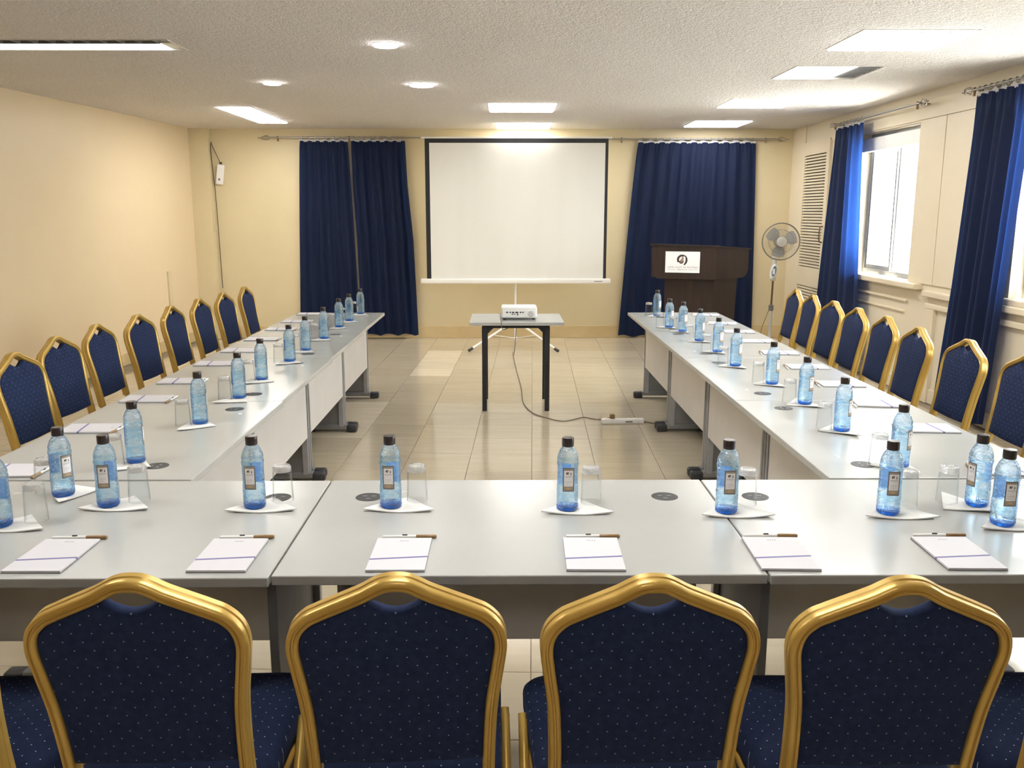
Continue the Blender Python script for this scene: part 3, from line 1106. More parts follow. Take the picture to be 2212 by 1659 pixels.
def table(label, x0, x1, y0, y1, inner, gr, group, plates=True):
    """inner: 'x+' (modesty side faces +X), 'x-' or 'y+'. Local frame: length along lx, modesty side at +ly."""
    if inner == 'y+':
        L, Dp, rz = x1 - x0, y1 - y0, 0.0
    elif inner == 'x+':
        L, Dp, rz = y1 - y0, x1 - x0, -PI / 2
    else:
        L, Dp, rz = y1 - y0, x1 - x0, PI / 2
    t = thing('conference_table', label, 'table', ((x0 + x1) / 2, (y0 + y1) / 2, 0), rz, group)
    hl, hd = L / 2 - 0.001, Dp / 2
    MB().rbox(-hl, hl, -hd, hd, TZ - 0.025, TZ, 0.003, 2).build('tabletop', M['laminate'], t)
    yp = hd - 0.155
    MB().rbox(-hl + 0.065, hl - 0.065, yp - 0.018, yp, 0.275, TZ - 0.026, 0.002, 1).build('modesty_panel', M['panel'], t)
    for s in (-1, 1):
        xc = s * (hl - (0.04 if plates else 0.07))
        lg = bpy.data.objects.new('leg', None)
        lg.empty_display_size = 0.03
        # leg: the plate itself carries the post, base and caps as sub-parts
        pl = MB().rbox(xc - 0.012, xc + 0.012, yp - (0.46 if plates else 0.06), yp - 0.035, 0.055, TZ - 0.03, 0.003, 1)
        leg = pl.build('leg', M['steel_dark'], t)
        bpy.data.objects.remove(lg)
        po = MB()
        for a in (-0.021, 0.0, 0.021):
            po.rbox(xc + a - 0.010, xc + a + 0.010, yp - 0.037, yp - 0.001 + (0.006 if a == 0 else 0.0), 0.045, TZ - 0.026, 0.004, 2)
        po.build('post', M['steel'], leg)
        ba = MB().rbox(xc - 0.03, xc + 0.03, yp - 0.48, yp + 0.02, 0.022, 0.058, 0.006, 2)
        ba.build('base', M['steel_dark'], leg)
        for (c0, c1) in ((yp + 0.012, yp + 0.092), (yp - 0.55, yp - 0.47)):
            fc = MB().rbox(xc - 0.030, xc + 0.030, c0, c1, 0.0, 0.054, 0.014, 3)
            fc.build('foot_cap', M['black_plastic'], leg, 50)
        gl = MB().lathe([(0.02, 0), (0.024, 0.006), (0.02, 0.022)], 12, (xc, yp - 0.25, 0.0))
        gl.build('glide', M['black_plastic'], leg, 40)
        if not plates:
            continue
        hole = MB().lathe([(0.032, 0.0), (0.032, 0.0135)], 16)
        hb = MB().add([(xc + v[2] - 0.0135 if s < 0 else xc - v[2] + 0.0135, yp - 0.16 + v[0], 0.34 + v[1] * 0.8) for v in hole.v], hole.f)
        hb.build('cable_port', M['dark_slot'], leg)
    for gx in gr:
        g = MB().lathe([(0.041, -0.004), (0.041, 0.0004), (0.037, 0.0010), (0.033, 0.0006), (0.030, 0.0006)], 28, (gx, hd - 0.175, TZ))
        gm = g.build('cable_grommet', M['black_plastic'], t, 30)
        sl = MB()
        for k in range(3):
            an = 0.5 + k * 2.1
            sl.rbox(gx + 0.016 * math.cos(an) - 0.007, gx + 0.016 * math.cos(an) + 0.007, hd - 0.175 + 0.016 * math.sin(an) - 0.004, hd - 0.175 + 0.016 * math.sin(an) + 0.004, TZ - 0.001, TZ + 0.0011, 0.0003, 1)
        sl.build('slot', M['grey_plastic'], gm)
    return t


table('grey cross table in the middle, facing the projection screen', -0.567, 0.635, 1.993, 2.765, 'y+', (-0.455, 0.455), 'grey conference tables', False)
table('grey cross table at the plain-wall end of the cross row', -1.770, -0.570, 1.982, 2.762, 'y+', (-0.455, 0.47), 'grey conference tables')
table('grey cross table at the window end of the cross row', 0.638, 1.838, 1.988, 2.762, 'y+', (-0.47, 0.455), 'grey conference tables')
yj = [2.775, 3.992, 5.21, 6.43, 7.645]
for i in range(4):
    table('%s grey table counted from the cross row along the plain-wall side' % ORD[i], -1.81, -1.03 - (0.008 * i), yj[i], yj[i + 1], 'x+', (0.45, -0.44), 'grey conference tables')
    table('%s grey table counted from the cross row along the window side' % ORD[i], 1.065, 1.845, yj[i], yj[i + 1], 'x-', (-0.45, 0.44), 'grey conference tables')

# projector table
t = thing('projector_table', 'small grey-topped table with black square legs in the open middle floor', 'table', (0.09, 7.32, 0))
MB().rbox(-0.38, 0.38, -0.31, 0.31, 0.715, 0.742, 0.003).build('tabletop', M['laminate'], t)
fr = MB()
for (a0, a1, b0, b1) in ((-0.28, 0.265, -0.25, -0.225), (-0.28, 0.265, 0.225, 0.25), (-0.28, -0.255, -0.225, 0.225), (0.24, 0.265, -0.225, 0.225)):
    fr.box(a0, a1, b0, b1, 0.688, 0.715)
fr.build('apron_frame', M['black'], t)
for sx in (-1, 1):
    for sy in (-1, 1):
        cx, cy = (-0.264 if sx < 0 else 0.249), sy * 0.235
        MB().rbox(cx - 0.019, cx + 0.019, cy - 0.019, cy + 0.019, 0.0, 0.70, 0.003, 1).build('leg', M['black'], t)
        e = cx - sx * 0.018
        MB().prism([(e, 0.69), (e - sx * 0.06, 0.69), (e, 0.63)], 'y', cy - 0.006, cy + 0.006).build('gusset', M['black'], t)

# ================================================================ CHAIRS


def back_y(v):
    return -0.25 + (0.96 - v) * 0.176


def make_chair():
    t = thing('banquet_chair', '', 'chair', (0, 0, 0), 0, 'gold framed banquet chairs')
    # hoop: centre line, from one lower end over the crown to the other
    half = [(0.171, 0.50), (0.172, 0.58), (0.177, 0.68), (0.188, 0.765), (0.1935, 0.815), (0.186, 0.851), (0.165, 0.876), (0.140, 0.8895), (0.100, 0.9075), (0.062, 0.9245), (0.040, 0.937), (0.022, 0.9455), (0.0, 0.948)]
    c2 = bez([(-u, v, 0) for u, v in half] + [(u, v, 0) for u, v in half[-2::-1]], 4)
    prof = [(.012, .016), (.012, .004), (.0095, .002), (.0095, -.002), (.012, -.004), (.012, -.013), (.009, -.018), (.0035, -.0195), (.0015, -.0155), (-.0015, -.0155), (-.0035, -.0195), (-.009, -.018), (-.012, -.014),
            (-.012, .014), (-.009, .018), (-.0035, .0195), (-.0015, .0155), (.0015, .0155), (.0035, .0195), (.009, .018)]
    vs, fs = [], []
    n, k = len(c2), len(prof)
    rec = Vector((0, 0.176, -1)).normalized()
    nrm = Vector((0, -1, -0.176)).normalized()  # out of the back, to the rear
    nrm = Vector((0, -0.985, -0.173))
    for i, p in enumerate(c2):
        tg = (c2[min(i + 1, n - 1)] - c2[max(i - 1, 0)]).normalized()
        on = Vector((-tg.y, tg.x, 0))
        for a, b in prof:
            q = p + on * a
            vs.append(Vector((q.x, back_y(q.y), q.y)) - nrm * b)
    for i in range(n - 1):
        for j in range(k):
            j2 = (j + 1) % k
            fs.append([i * k + j, i * k + j2, (i + 1) * k + j2, (i + 1) * k + j])
    fs.append(list(range(k)))
    fs.append([(n - 1) * k + j for j in range(k)][::-1])
    hoop = MB().add(vs, fs)
    hoop.build('back_frame', M['gold'], t, 50)
    # padded back: outline inside the hoop with a scooped hand hole at the crown
    inn = []
    for p_i, p in enumerate(c2):
        tg = (c2[min(p_i + 1, n - 1)] - c2[max(p_i - 1, 0)]).normalized()
        on = Vector((-tg.y, tg.x, 0))
        q = p - on * 0.0115
        if q.y > 0.552:
            inn.append((q.x, q.y))
    left = [p for p in inn if p[0] < -0.052]
    right = [p for p in inn if p[0] > 0.052]
    scoop = []
    for q in range(1, 12):
        s = q / 12
        x = -0.052 + 0.104 * s
        scoop.append((x, 0.911 - 0.020 * math.sin(PI * s)))
    out = left + scoop + right
    bot = [(0.16 - 0.32 * q / 10, 0.548 - 0.004 * math.sin(PI * q / 10)) for q in range(0, 11)]
    out = out + bot
    cx, cv = 0.0, 0.73
    loops = [(1.0, 0.0), (1.0, 0.009), (0.985, 0.0135), (0.93, 0.0165), (0.7, 0.019), (0.35, 0.021)]
    pv, pf = [], []
    m = len(out)
    rings = []
    for sgn in (1, -1):
        for (sc_, wth) in (loops if sgn == 1 else loops[1:]):
            ring = []
            for (u, v) in out:
                uu, vv = cx + (u - cx) * sc_, cv + (v - cv) * sc_
                ring.append(len(pv))
                ww = wth * sgn * (1.0 if sgn > 0 else 1.0)
                pv.append(Vector((uu, back_y(vv), vv)) + nrm * ww)
            rings.append((sgn, ring))
    F = [r for s_, r in rings if s_ == 1]
    B = [F[0]] + [r for s_, r in rings if s_ == -1]
    for S_ in (F, B):
        for i in range(len(S_) - 1):
            for j in range(m):
                j2 = (j + 1) % m
                pf.append([S_[i][j], S_[i][j2], S_[i + 1][j2], S_[i + 1][j]])
        pf.append(list(S_[-1]))
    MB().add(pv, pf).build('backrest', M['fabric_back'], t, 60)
    # seat cushion: rounded outline, domed top
    def outline(w, y0, y1, rf, rb, n_=7):
        pts = []
        for (cx_, cy_, r, a0) in ((w - rf, y1 - rf, rf, 0), (-w + rf, y1 - rf, rf, PI / 2), (-w + 0.012 + rb, y0 + rb, rb, PI), (w - 0.012 - rb, y0 + rb, rb, 3 * PI / 2)):
            for q in range(n_ + 1):
                an = a0 + PI / 2 * q / n_
                pts.append((cx_ + r * math.cos(an), cy_ + r * math.sin(an)))
        return pts
    base = outline(0.213, -0.125, 0.318, 0.075, 0.035)
    sv, sf = [], []
    lay = [(0.97, 0.400), (1.0, 0.41), (1.005, 0.445), (0.99, 0.465), (0.94, 0.479), (0.80, 0.489), (0.5, 0.496), (0.2, 0.498)]
    cyy = 0.095
    for (sc_, z) in lay:
        for (x, y) in base:
            sv.append((x * sc_, cyy + (y - cyy) * sc_, z - 0.02 * max(0.0, (y - 0.22) / 0.1) * (1 if z > 0.45 else 0)))
    m = len(base)
    for i in range(len(lay) - 1):
        for j in range(m):
            j2 = (j + 1) % m
            sf.append([i * m + j, i * m + j2, (i + 1) * m + j2, (i + 1) * m + j])
    sf.append(list(range(m))[::-1])
    sf.append([(len(lay) - 1) * m + j for j in range(m)])
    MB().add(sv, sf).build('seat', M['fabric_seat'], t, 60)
    # legs
    oval = [(0.012 * math.cos(2 * PI * j / 10), 0.016 * math.sin(2 * PI * j / 10)) for j in range(10)]
    for s in (-1, 1):
        path = [(s * 0.171, back_y(0.505), 0.505), (s * 0.172, back_y(0.46) + 0.004, 0.455), (s * 0.178, -0.10, 0.402), (s * 0.192, 0.0, 0.385), (s * 0.198, 0.14, 0.383), (s * 0.199, 0.195, 0.36), (s * 0.200, 0.215, 0.28), (s * 0.203, 0.225, 0.0)]
        MB().tube(bez(path, 4), 0.0135, 9).build('front_leg', M['gold'], t, 60)
        rl = MB()
        for dy in (0.0, 0.026):
            p = [(s * 0.2185, 0.13 + dy, 0.445), (s * 0.2185, 0.09 + dy, 0.40), (s * 0.2185, 0.0 + dy, 0.28), (s * 0.2185, -0.19 + dy * 0.6, 0.0)]
            rl.tube(bez(p, 4), 0.011, 8)
        rl.build('rear_leg', M['gold'], t, 60)
    cb = MB()
    cb.tube([(-0.19, -0.03, 0.386), (0.19, -0.03, 0.386)], 0.009, 8)
    cb.tube([(-0.198, 0.16, 0.383), (0.198, 0.16, 0.383)], 0.009, 8)
    cb.build('crossbar', M['gold'], t, 60)
    return t


chair0 = make_chair()
used = [False]


def place_chair(x, y, rz, label):
    if not used[0]:
        used[0] = True
        chair0.location = (x, y, 0)
        chair0.rotation_euler = (0, 0, rz)
        chair0['label'] = label
        return
    dup(chair0, (x, y, 0), rz, label)


FR = [(-1.165, 'partly cropped gold banquet chair at the plain-wall end of the cross row, seen from behind'),
      (-0.694, 'gold banquet chair at cross table, second seen from behind, next to the plain-wall end'),
      (-0.215, 'gold banquet chair seen from behind, third in the cross row, wall side of centre'),
      (0.262, 'gold banquet chair seen from behind, fourth in the cross row, window side of centre'),
      (0.731, 'gold banquet chair seen from behind, fifth in cross row, second last toward the windows'),
      (1.215, 'cropped gold banquet chair at the window end of the cross row, seen from behind')]
for i, (x, lab) in enumerate(FR):
    place_chair(x, 1.745 + (0.008 if i in (1, 2) else -0.012 if i == 4 else 0), [0, 0.03, 0.05, 0.03, -0.01, 0][i], lab)
LX = [-2.33, -2.41, -2.43, -2.39, -2.38, -2.36, -2.34, -2.33]
LY = [4.11, 4.66, 5.19, 5.67, 6.23, 6.75, 7.26, 7.85]
RX = [2.45, 2.42, 2.39, 2.44, 2.45, 2.46, 2.48, 2.50]
RY = [4.03, 4.52, 5.02, 5.57, 6.06, 6.53, 7.06, 7.53]
for i in range(8):
    place_chair(LX[i] + 0.25, LY[i], -PI / 2 + random.uniform(-0.05, 0.05), 'navy and gold banquet chair, %s from the front along the plain cream wall' % ORD[i])
for i in range(8):
    place_chair(RX[i] - 0.25, RY[i], PI / 2 + random.uniform(-0.05, 0.05), 'navy and gold banquet chair, %s fully seen from the front along the window side' % ORD[i])
place_chair(2.2, 3.50, PI / 2, 'banquet chair cut by the picture edge behind the window-side bottles')

# ================================================================ TABLE SETTINGS


def make_bottle():
    t = thing('water_bottle', '', 'bottle', (0, 0, 0), 0, 'blue water bottles')
    prof = [(0.012, 0.001), (0.026, 0.001), (0.0305, 0.005), (0.0325, 0.012)]
    z = 0.02
    while z < 0.066:
        prof += [(0.0328, z), (0.0318, z + 0.004)]
        z += 0.008
    prof += [(0.0322, 0.070), (0.0312, 0.074), (0.0312, 0.13), (0.0325, 0.135), (0.0328, 0.141), (0.0305, 0.146), (0.0318, 0.152), (0.0295, 0.163), (0.0245, 0.176), (0.0180, 0.186), (0.0152, 0.191), (0.0150, 0.197)]

    def sq(a, z):
        k = 1.0 + 0.035 * math.cos(4 * a) * (-1) * (1 if z < 0.15 else max(0, (0.18 - z) / 0.03))
        return k
    MB().lathe(prof, 28, mod=sq).build('bottle_body', M['bottle'], t, 60)
    MB().lathe([(0.010, 0.0), (0.0275, 0.0), (0.0315, 0.004), (0.0325, 0.011), (0.0300, 0.0125)], 28).build('bottle_base', M['bottle_base'], t, 60)
    cp = [(0.0162, 0.189), (0.0172, 0.1915), (0.0172, 0.2125), (0.0160, 0.2148), (0.010, 0.2150)]
    MB().lathe(cp, 24, mod=lambda a, z: 1.0 + 0.018 * math.cos(12 * a) * (1 if z < 0.2126 else 0)).build('cap', M['cap'], t, 40)
    for (nm, mt, a0, wd, z0, z1) in (('label', M['label'], -PI / 2, 0.53, 0.061, 0.132), ('back_label', M['back_label'], PI / 2, 0.42, 0.066, 0.128)):
        vs, fs, uv = [], [], []
        n = 8
        for i in range(n + 1):
            s = i / n
            a = a0 - wd + 2 * wd * s
            r = 0.0318 * (1.0 - 0.035 * math.cos(4 * a)) + 0.0006
            for zz in (z0, z1):
                vs.append((r * math.cos(a), r * math.sin(a), zz))
        for i in range(n):
            fs.append([2 * i, 2 * i + 2, 2 * i + 3, 2 * i + 1])
        ob = MB().add(vs, fs).build(nm, mt, t, True)
        ul = ob.data.uv_layers.new(name='UVMap')
        for lp in ob.data.loops:
            vi = lp.vertex_index
            ul.data[lp.index].uv = (vi // 2 / n, vi % 2)
    return t


def make_glass():
    t = thing('drinking_glass', '', 'glass', (0, 0, 0), 0, 'upturned drinking glasses')
    # upturned: rim on the napkin, thick base up
    r0, r1, h, w_ = 0.0315, 0.0275, 0.110, 0.0016
    prof = [(r0 - w_, 0.0008), (r0, 0.0), (r0, 0.004), (r1 + 0.001, h - 0.02)]
    vs = MB()
    n = 28
    pts = [(r0 - w_, 0.094 * 0 + 0.0005), (r0, 0.0005), (r1 + 0.0007, 0.092), (r1 - w_, 0.092)]
    V, Fc = [], []
    for (r, z) in pts:
        for k in range(n):
            a = 2 * PI * k / n
            V.append((r * math.cos(a), r * math.sin(a), z))
    for i in range(len(pts)):
        i2 = (i + 1) % len(pts)
        for k in range(n):
            k2 = (k + 1) % n
            Fc.append([i * n + k, i * n + k2, i2 * n + k2, i2 * n + k])
    vs.add(V, Fc).build('glass_wall', M['tumbler'], t, 40)
    MB().lathe([(0.020, 0.0925), (r1, 0.0925), (r1 + 0.0004, 0.104), (r1 - 0.003, 0.1095), (0.018, 0.110), (0.016, 0.1075)], 28).build('glass_base', M['tumbler_base'], t, 40)
    return t


def make_napkin():
    n = 12
    v, fs = [], []
    # folded tissue triangle: long edge at -y, apex at +y, edges lifting slightly
    def pt(a, b, lift):
        w_ = 0.105 * (1 - b)
        x = (a * 2 - 1) * w_ + 0.01 * b
        y = -0.012 + 0.125 * b + 0.012 * math.sin(a * PI) * (1 - b) * -1 + 0.012
        z = lift + 0.0045 * (abs(a * 2 - 1) ** 3) * (1 - b) + 0.0012 * math.sin(9 * a + 5 * b)
        return (x, y, max(z, 0.0004))
    rows = 6
    for lift in (0.0006, 0.004):
        for j in range(rows + 1):
            for i in range(n + 1):
                v.append(pt(i / n, j / rows * 0.985, lift if lift < 0.002 else lift))
    W_ = n + 1
    off = W_ * (rows + 1)
    for j in range(rows):
        for i in range(n):
            a = j * W_ + i
            fs.append([a, a + W_, a + W_ + 1, a + 1])
            fs.append([off + a, off + a + 1, off + a + W_ + 1, off + a + W_])
    ring = [i for i in range(n + 1)] + [j * W_ + n for j in range(1, rows + 1)] + [rows * W_ + i for i in range(n - 1, -1, -1)] + [j * W_ for j in range(rows - 1, 0, -1)]
    m = len(ring)
    for k in range(m):
        a, b = ring[k], ring[(k + 1) % m]
        fs.append([a, b, b + off, a + off])
    o_ = MB().add(v, fs).build('napkin', M['tissue'], None, 60)
    return tag(o_, '', 'napkin', 'folded white tissue napkins')


def make_pad():
    t = thing('notepad', '', 'notepad', (0, 0, 0), 0, 'white notepads')
    MB().box(-0.0725, 0.0725, -0.107, 0.107, 0.0, 0.0018).build('backing_board', M['grey_plastic'], t)
    MB().box(-0.072, 0.072, -0.1065, 0.1065, 0.0018, 0.0065).build('sheets', M['pad'], t)
    return t


def make_pen():
    t = thing('ballpoint_pen', '', 'pen', (0, 0, 0), 0, 'brown tipped pens')

    def along(prof, n=12):
        mb = MB().lathe(prof, n)
        mb.v = [(z, x, y + 0.0056) for (x, y, z) in mb.v]
        return mb
    along([(0.0035, -0.072), (0.0043, -0.070), (0.0043, 0.016), (0.004, 0.017)]).build('barrel', M['white_plastic'], t, 40)
    along([(0.004, 0.017), (0.0052, 0.019), (0.0056, 0.045), (0.0054, 0.066), (0.0044, 0.071), (0.003, 0.072)]).build('grip', M['pen_brown'], t, 40)
    MB().rbox(-0.020, -0.006, -0.002, 0.002, 0.0085, 0.0125, 0.001, 1).build('clip', M['black_plastic'], t)
    return t


P_B, P_G, P_N, P_P, P_W = make_bottle(), make_glass(), make_napkin(), make_pad(), make_pen()
PROTO = {'b': [P_B, False], 'g': [P_G, False], 'n': [P_N, False], 'p': [P_P, False], 'w': [P_W, False]}


def put(k, x, y, z, rz, label):
    p, was = PROTO[k]
    if not was:
        PROTO[k][1] = True
        p.location = (x, y, z)
        p.rotation_euler = (0, 0, rz)
        p['label'] = label
        return p
    return dup(p, (x, y, z), rz, label)


NZ = TZ + 0.0057
# cross row: place settings (bottle x, y), (glass x, y), where
CR = [(-1.405, 2.335, -1.325, 2.375, 'cut by the picture edge at the wall end of cross table'),
      (-1.18, 2.505, -1.105, 2.545, 'on cross table, wall-end table, outer place'),
      (-0.742, 2.49, -0.672, 2.545, 'on cross table, wall-end table, beside the table joint'),
      (-0.34, 2.49, -0.268, 2.545, 'on middle cross table, wall side of centre'),
      (0.18, 2.465, 0.255, 2.52, 'on middle cross table, window side of centre'),
      (0.64, 2.435, 0.715, 2.50, 'on cross table straddling the joint toward the windows'),
      (1.105, 2.42, 1.185, 2.48, 'on cross table, window-end table, inner place'),
      (1.385, 2.325, 1.462, 2.37, 'cut by the picture edge at window end of cross table')]
for (bx, by, gx, gy, wh) in CR:
    put('n', (bx + gx) / 2 - 0.01, by - 0.035, TZ + 0.0009, random.uniform(-0.06, 0.06), 'white folded napkin ' + wh)
    put('b', bx, by, NZ, random.uniform(-0.15, 0.15), 'blue capped water bottle ' + wh)
    put('g', gx, gy, NZ, random.uniform(0, 6), 'upturned clear glass ' + wh)
PX = [(-1.152, -0.0), (-0.705, 0.0), (-0.27, 0.0), (0.222, -0.02), (0.70, -0.03), (1.155, -0.02)]
PWH = ['at the wall end of the cross row', 'second from the wall end of the cross row', 'third from the wall end of the cross row',
       'fourth from the wall end of the cross row', 'fifth from wall end, beside the window-side table joint', 'at the window end of the cross row']
for (x, rz), wh in zip(PX, PWH):
    put('p', x, 2.119, TZ + 0.0005, rz, 'white notepad with slanting stripe ' + wh)
    put('w', x + 0.012, 2.239, TZ, rz + 0.03, 'brown tipped pen by the notepad ' + wh)
# the two end places facing along the row
for (bx, by, gx, gy, rz, wh) in ((-1.36, 2.60, -1.425, 2.625, -PI / 2, 'behind the cropped bottle at the wall-end corner'),
                                 (1.40, 2.49, 1.325, 2.52, PI / 2, 'behind the cropped bottle at the window-end corner')):
    put('n', bx - (0.03 if rz < 0 else 0.0), by + 0.02, TZ + 0.0009, rz + 0.5, 'white folded napkin ' + wh)
    put('b', bx, by, NZ, rz + 2.6 if rz < 0 else rz + 3.4, 'blue water bottle seen side-on ' + wh)
    put('g', gx, gy, NZ, 0.3, 'upturned clear glass ' + wh)
# side rows
LBY = [2.97, 3.54, 4.05, 4.51, 5.08, 5.50, 6.02, 6.64, 7.02, 7.51]
LBX = [-1.29, -1.26, -1.25, -1.27, -1.26, -1.26, -1.25, -1.26, -1.25, -1.24]
RBY = [2.90, 3.40, 3.90, 4.37, 4.90, 5.41, 5.89, 6.36, 6.60, 7.35]
RBX = [1.35, 1.34, 1.36, 1.35, 1.30, 1.32, 1.31, 1.29, 1.235, 1.27]
LPY = [2.87, 3.46, 4.03, 4.475, 5.01, 5.50, 6.00, 6.53, 7.00, 7.53]
RPY = [2.86, 3.44, 3.905, 4.37, 4.875, 5.38, 5.88, 6.36, 6.85, 7.42]
for i in range(10):
    wl = '%s from the front along the plain-wall table row' % ORD[i]
    wr = '%s from the front along the window-side table row' % ORD[i]
    put('n', LBX[i] - 0.045, LBY[i] - 0.02, TZ + 0.0009, -PI / 2 + random.uniform(-0.5, 0.1), 'white napkin under the bottle, ' + wl)
    put('b', LBX[i], LBY[i], NZ, PI / 2 + random.uniform(0.25, 0.6), 'blue water bottle, ' + wl)
    put('g', LBX[i] - 0.052, LBY[i] - 0.048, NZ, 0, 'upturned clear glass, ' + wl)
    put('p', -1.672, LPY[i], TZ + 0.0005, -PI / 2 + random.uniform(-0.03, 0.03), 'white notepad, ' + wl)
    put('w', -1.553, LPY[i] - 0.02, TZ, -PI / 2 + random.uniform(-0.08, 0.03), 'brown and white pen, ' + wl)
    put('n', RBX[i] + 0.03, RBY[i] + 0.01, TZ + 0.0009, PI / 2 + random.uniform(-0.1, 0.4), 'white napkin under the bottle, ' + wr)
    put('b', RBX[i], RBY[i], NZ, -PI / 2 + random.uniform(-0.2, 0.2) + PI * 0.5 + 0.7, 'blue water bottle, ' + wr)
    put('g', RBX[i] - 0.066, RBY[i] + 0.018, NZ, 0, 'upturned clear glass, ' + wr)
    put('p', 1.70, RPY[i], TZ + 0.0005, PI / 2 - random.uniform(0.05, 0.22), 'white notepad, ' + wr)
    put('w', 1.578, RPY[i] - 0.01, TZ, PI / 2 - random.uniform(0.05, 0.22), 'brown and white pen, ' + wr)

# ================================================================ PROJECTOR, SCREEN
t = thing('projector', 'white projector with rear sockets on the small black-legged table', 'projector', (0.11, 7.29, 0.742))
MB().rbox(-0.148, 0.148, -0.11, 0.12, 0.012, 0.105, 0.016, 4).build('case', M['white_plastic'], t, 50)
MB().rbox(-0.135, 0.135, -0.1125, -0.10, 0.020, 0.078, 0.003, 2).build('rear_panel', M['white_plastic'], t)
for k, (px, pw, pz, ph) in enumerate(((-0.098, 0.016, 0.062, 0.012), (-0.072, 0.014, 0.062, 0.01), (-0.048, 0.02, 0.061, 0.012), (-0.018, 0.024, 0.061, 0.012), (0.012, 0.014, 0.062, 0.01), (0.032, 0.012, 0.062, 0.01), (-0.055, 0.012, 0.046, 0.008), (-0.036, 0.010, 0.046, 0.008), (-0.012, 0.011, 0.044, 0.012))):
    MB().rbox(px - pw / 2, px + pw / 2, -0.1142, -0.11, pz - ph / 2, pz + ph / 2, 0.0012, 1).build('socket', M['black_plastic'], t)
vt = MB()
for k in range(7):
    r = 0.024
    zz = 0.047 - r + (k + 0.5) * 2 * r / 7
    hw = math.sqrt(max(r * r - (zz - 0.047) ** 2, 0))
    vt.box(0.095 - hw, 0.095 + hw, -0.1138, -0.11, zz - 0.0014, zz + 0.0014)
vt.build('vent_grille', M['steel'], t)
for sx, sy in ((-0.12, -0.09), (0.12, -0.09), (0, 0.09)):
    MB().lathe([(0.010, 0.0), (0.013, 0.003), (0.011, 0.014)], 12, (sx, sy, 0)).build('foot', M['black_plastic'], t, 40)
lens = MB().lathe([(0.03, 0.0), (0.03, 0.014), (0.024, 0.016)], 20)
MB().add([(v[0] - 0.07, 0.115 + v[2], 0.06 + v[1]) for v in lens.v], lens.f).build('lens', M['black_plastic'], t, 40)
# leads
cab = bez([(-0.035, 7.16, 0.80), (-0.045, 7.12, 0.79), (-0.04, 7.06, 0.75), (-0.035, 7.0, 0.748), (-0.03, 7.003, 0.70), (-0.01, 7.03, 0.682), (0.05, 7.3, 0.675), (0.09, 7.6, 0.66), (0.092, 8.4, 0.36), (0.09, 9.2, 0.14), (0.086, 9.8, 0.02), (0.083, 10.08, 0.0055)], 6)
tag(MB().tube(cab, 0.0035, 6).build('projector_lead', M['cable'], None, True), 'thin grey lead hanging from the projector behind the small table', 'cable')
cab = bez([(0.083, 10.1, 0.0055), (0.11, 8.97, 0.0055), (0.145, 8.0, 0.0055), (0.15, 7.39, 0.0055), (0.22, 6.98, 0.0055), (0.33, 6.80, 0.0055), (0.44, 6.69, 0.0055), (0.53, 6.74, 0.0055), (0.62, 6.82, 0.0055), (0.72, 6.75, 0.0055), (0.80, 6.72, 0.02), (0.825, 6.665, 0.052)], 8)
tag(MB().tube(cab, 0.004, 7).build('floor_cable', M['cable'], None, True), 'brownish power cable curving over floor tiles to the white extension strip', 'cable')
t = thing('extension_strip', 'white power extension strip lying on floor beside the window-side tables', 'power strip', (0.905, 6.64, 0), math.radians(1.5))
MB().rbox(-0.165, 0.165, -0.028, 0.028, 0.0, 0.036, 0.006, 2).build('case', M['white_plastic'], t, 50)
for k in range(5):
    x = -0.12 + k * 0.055
    MB().rbox(x - 0.02, x + 0.02, -0.02, 0.02, 0.0355, 0.0375, 0.002, 1).build('socket', M['white_metal'], t)
MB().rbox(-0.098, -0.062, -0.02, 0.02, 0.038, 0.075, 0.006, 2).build('plug', M['pen_brown'], t)
MB().rbox(0.02, 0.075, -0.0285, -0.026, 0.012, 0.024, 0.0008, 1).build('switch', M['grey_plastic'], t)
cab = bez([(1.07, 6.645, 0.012), (1.14, 6.62, 0.005), (1.22, 6.55, 0.005), (1.5, 6.5, 0.005)], 6)
tag(MB().tube(cab, 0.005, 6).build('strip_cord', M['cable'], None, True), 'extension strip cord running under the window-side table feet', 'cable')

t = thing('projection_screen', 'large white tripod projection screen with black border at the back wall', 'screen', (0.12, 10.75, 0))
MB().rbox(-1.12, 1.145, -0.008, 0.016, 2.462, 2.482, 0.004).build('top_bar', M['white_metal'], t)
bd = MB()
for (a0, a1, z0, z1) in ((-1.075, -1.022, 0.80, 2.465), (1.065, 1.10, 0.80, 2.465), (-1.022, 1.065, 2.412, 2.465)):
    bd.box(a0, a1, -0.003, 0.001, z0, z1)
bd.build('black_border', M['black'], t)
MB().box(-1.022, 1.065, -0.002, 0.001, 0.80, 2.412).build('screen_surface', M['screen'], t)
MB().rbox(-1.15, 1.155, -0.035, 0.035, 0.755, 0.815, 0.014, 4).build('roller_case', M['white_metal'], t, 50)
MB().box(0.955, 1.055, -0.0362, -0.034, 0.778, 0.788).build('nameplate', M['ink_grey'], t)
MB().tube([(0, 0.05, 0.03), (0, 0.05, 2.50)], 0.014, 10).build('pole', M['white_metal'], t, 50)
hk = MB()
hk.tube(bez([(-0.05, 0.0, 2.475), (-0.03, 0.0, 2.50), (0.0, 0.0, 2.515), (0.03, 0.0, 2.50), (0.05, 0.0, 2.475)], 5), 0.008, 7)
hk.rbox(-0.02, 0.02, -0.015, 0.06, 2.485, 2.535, 0.006, 2)
hk.build('hanging_hook', M['white_metal'], t, 50)
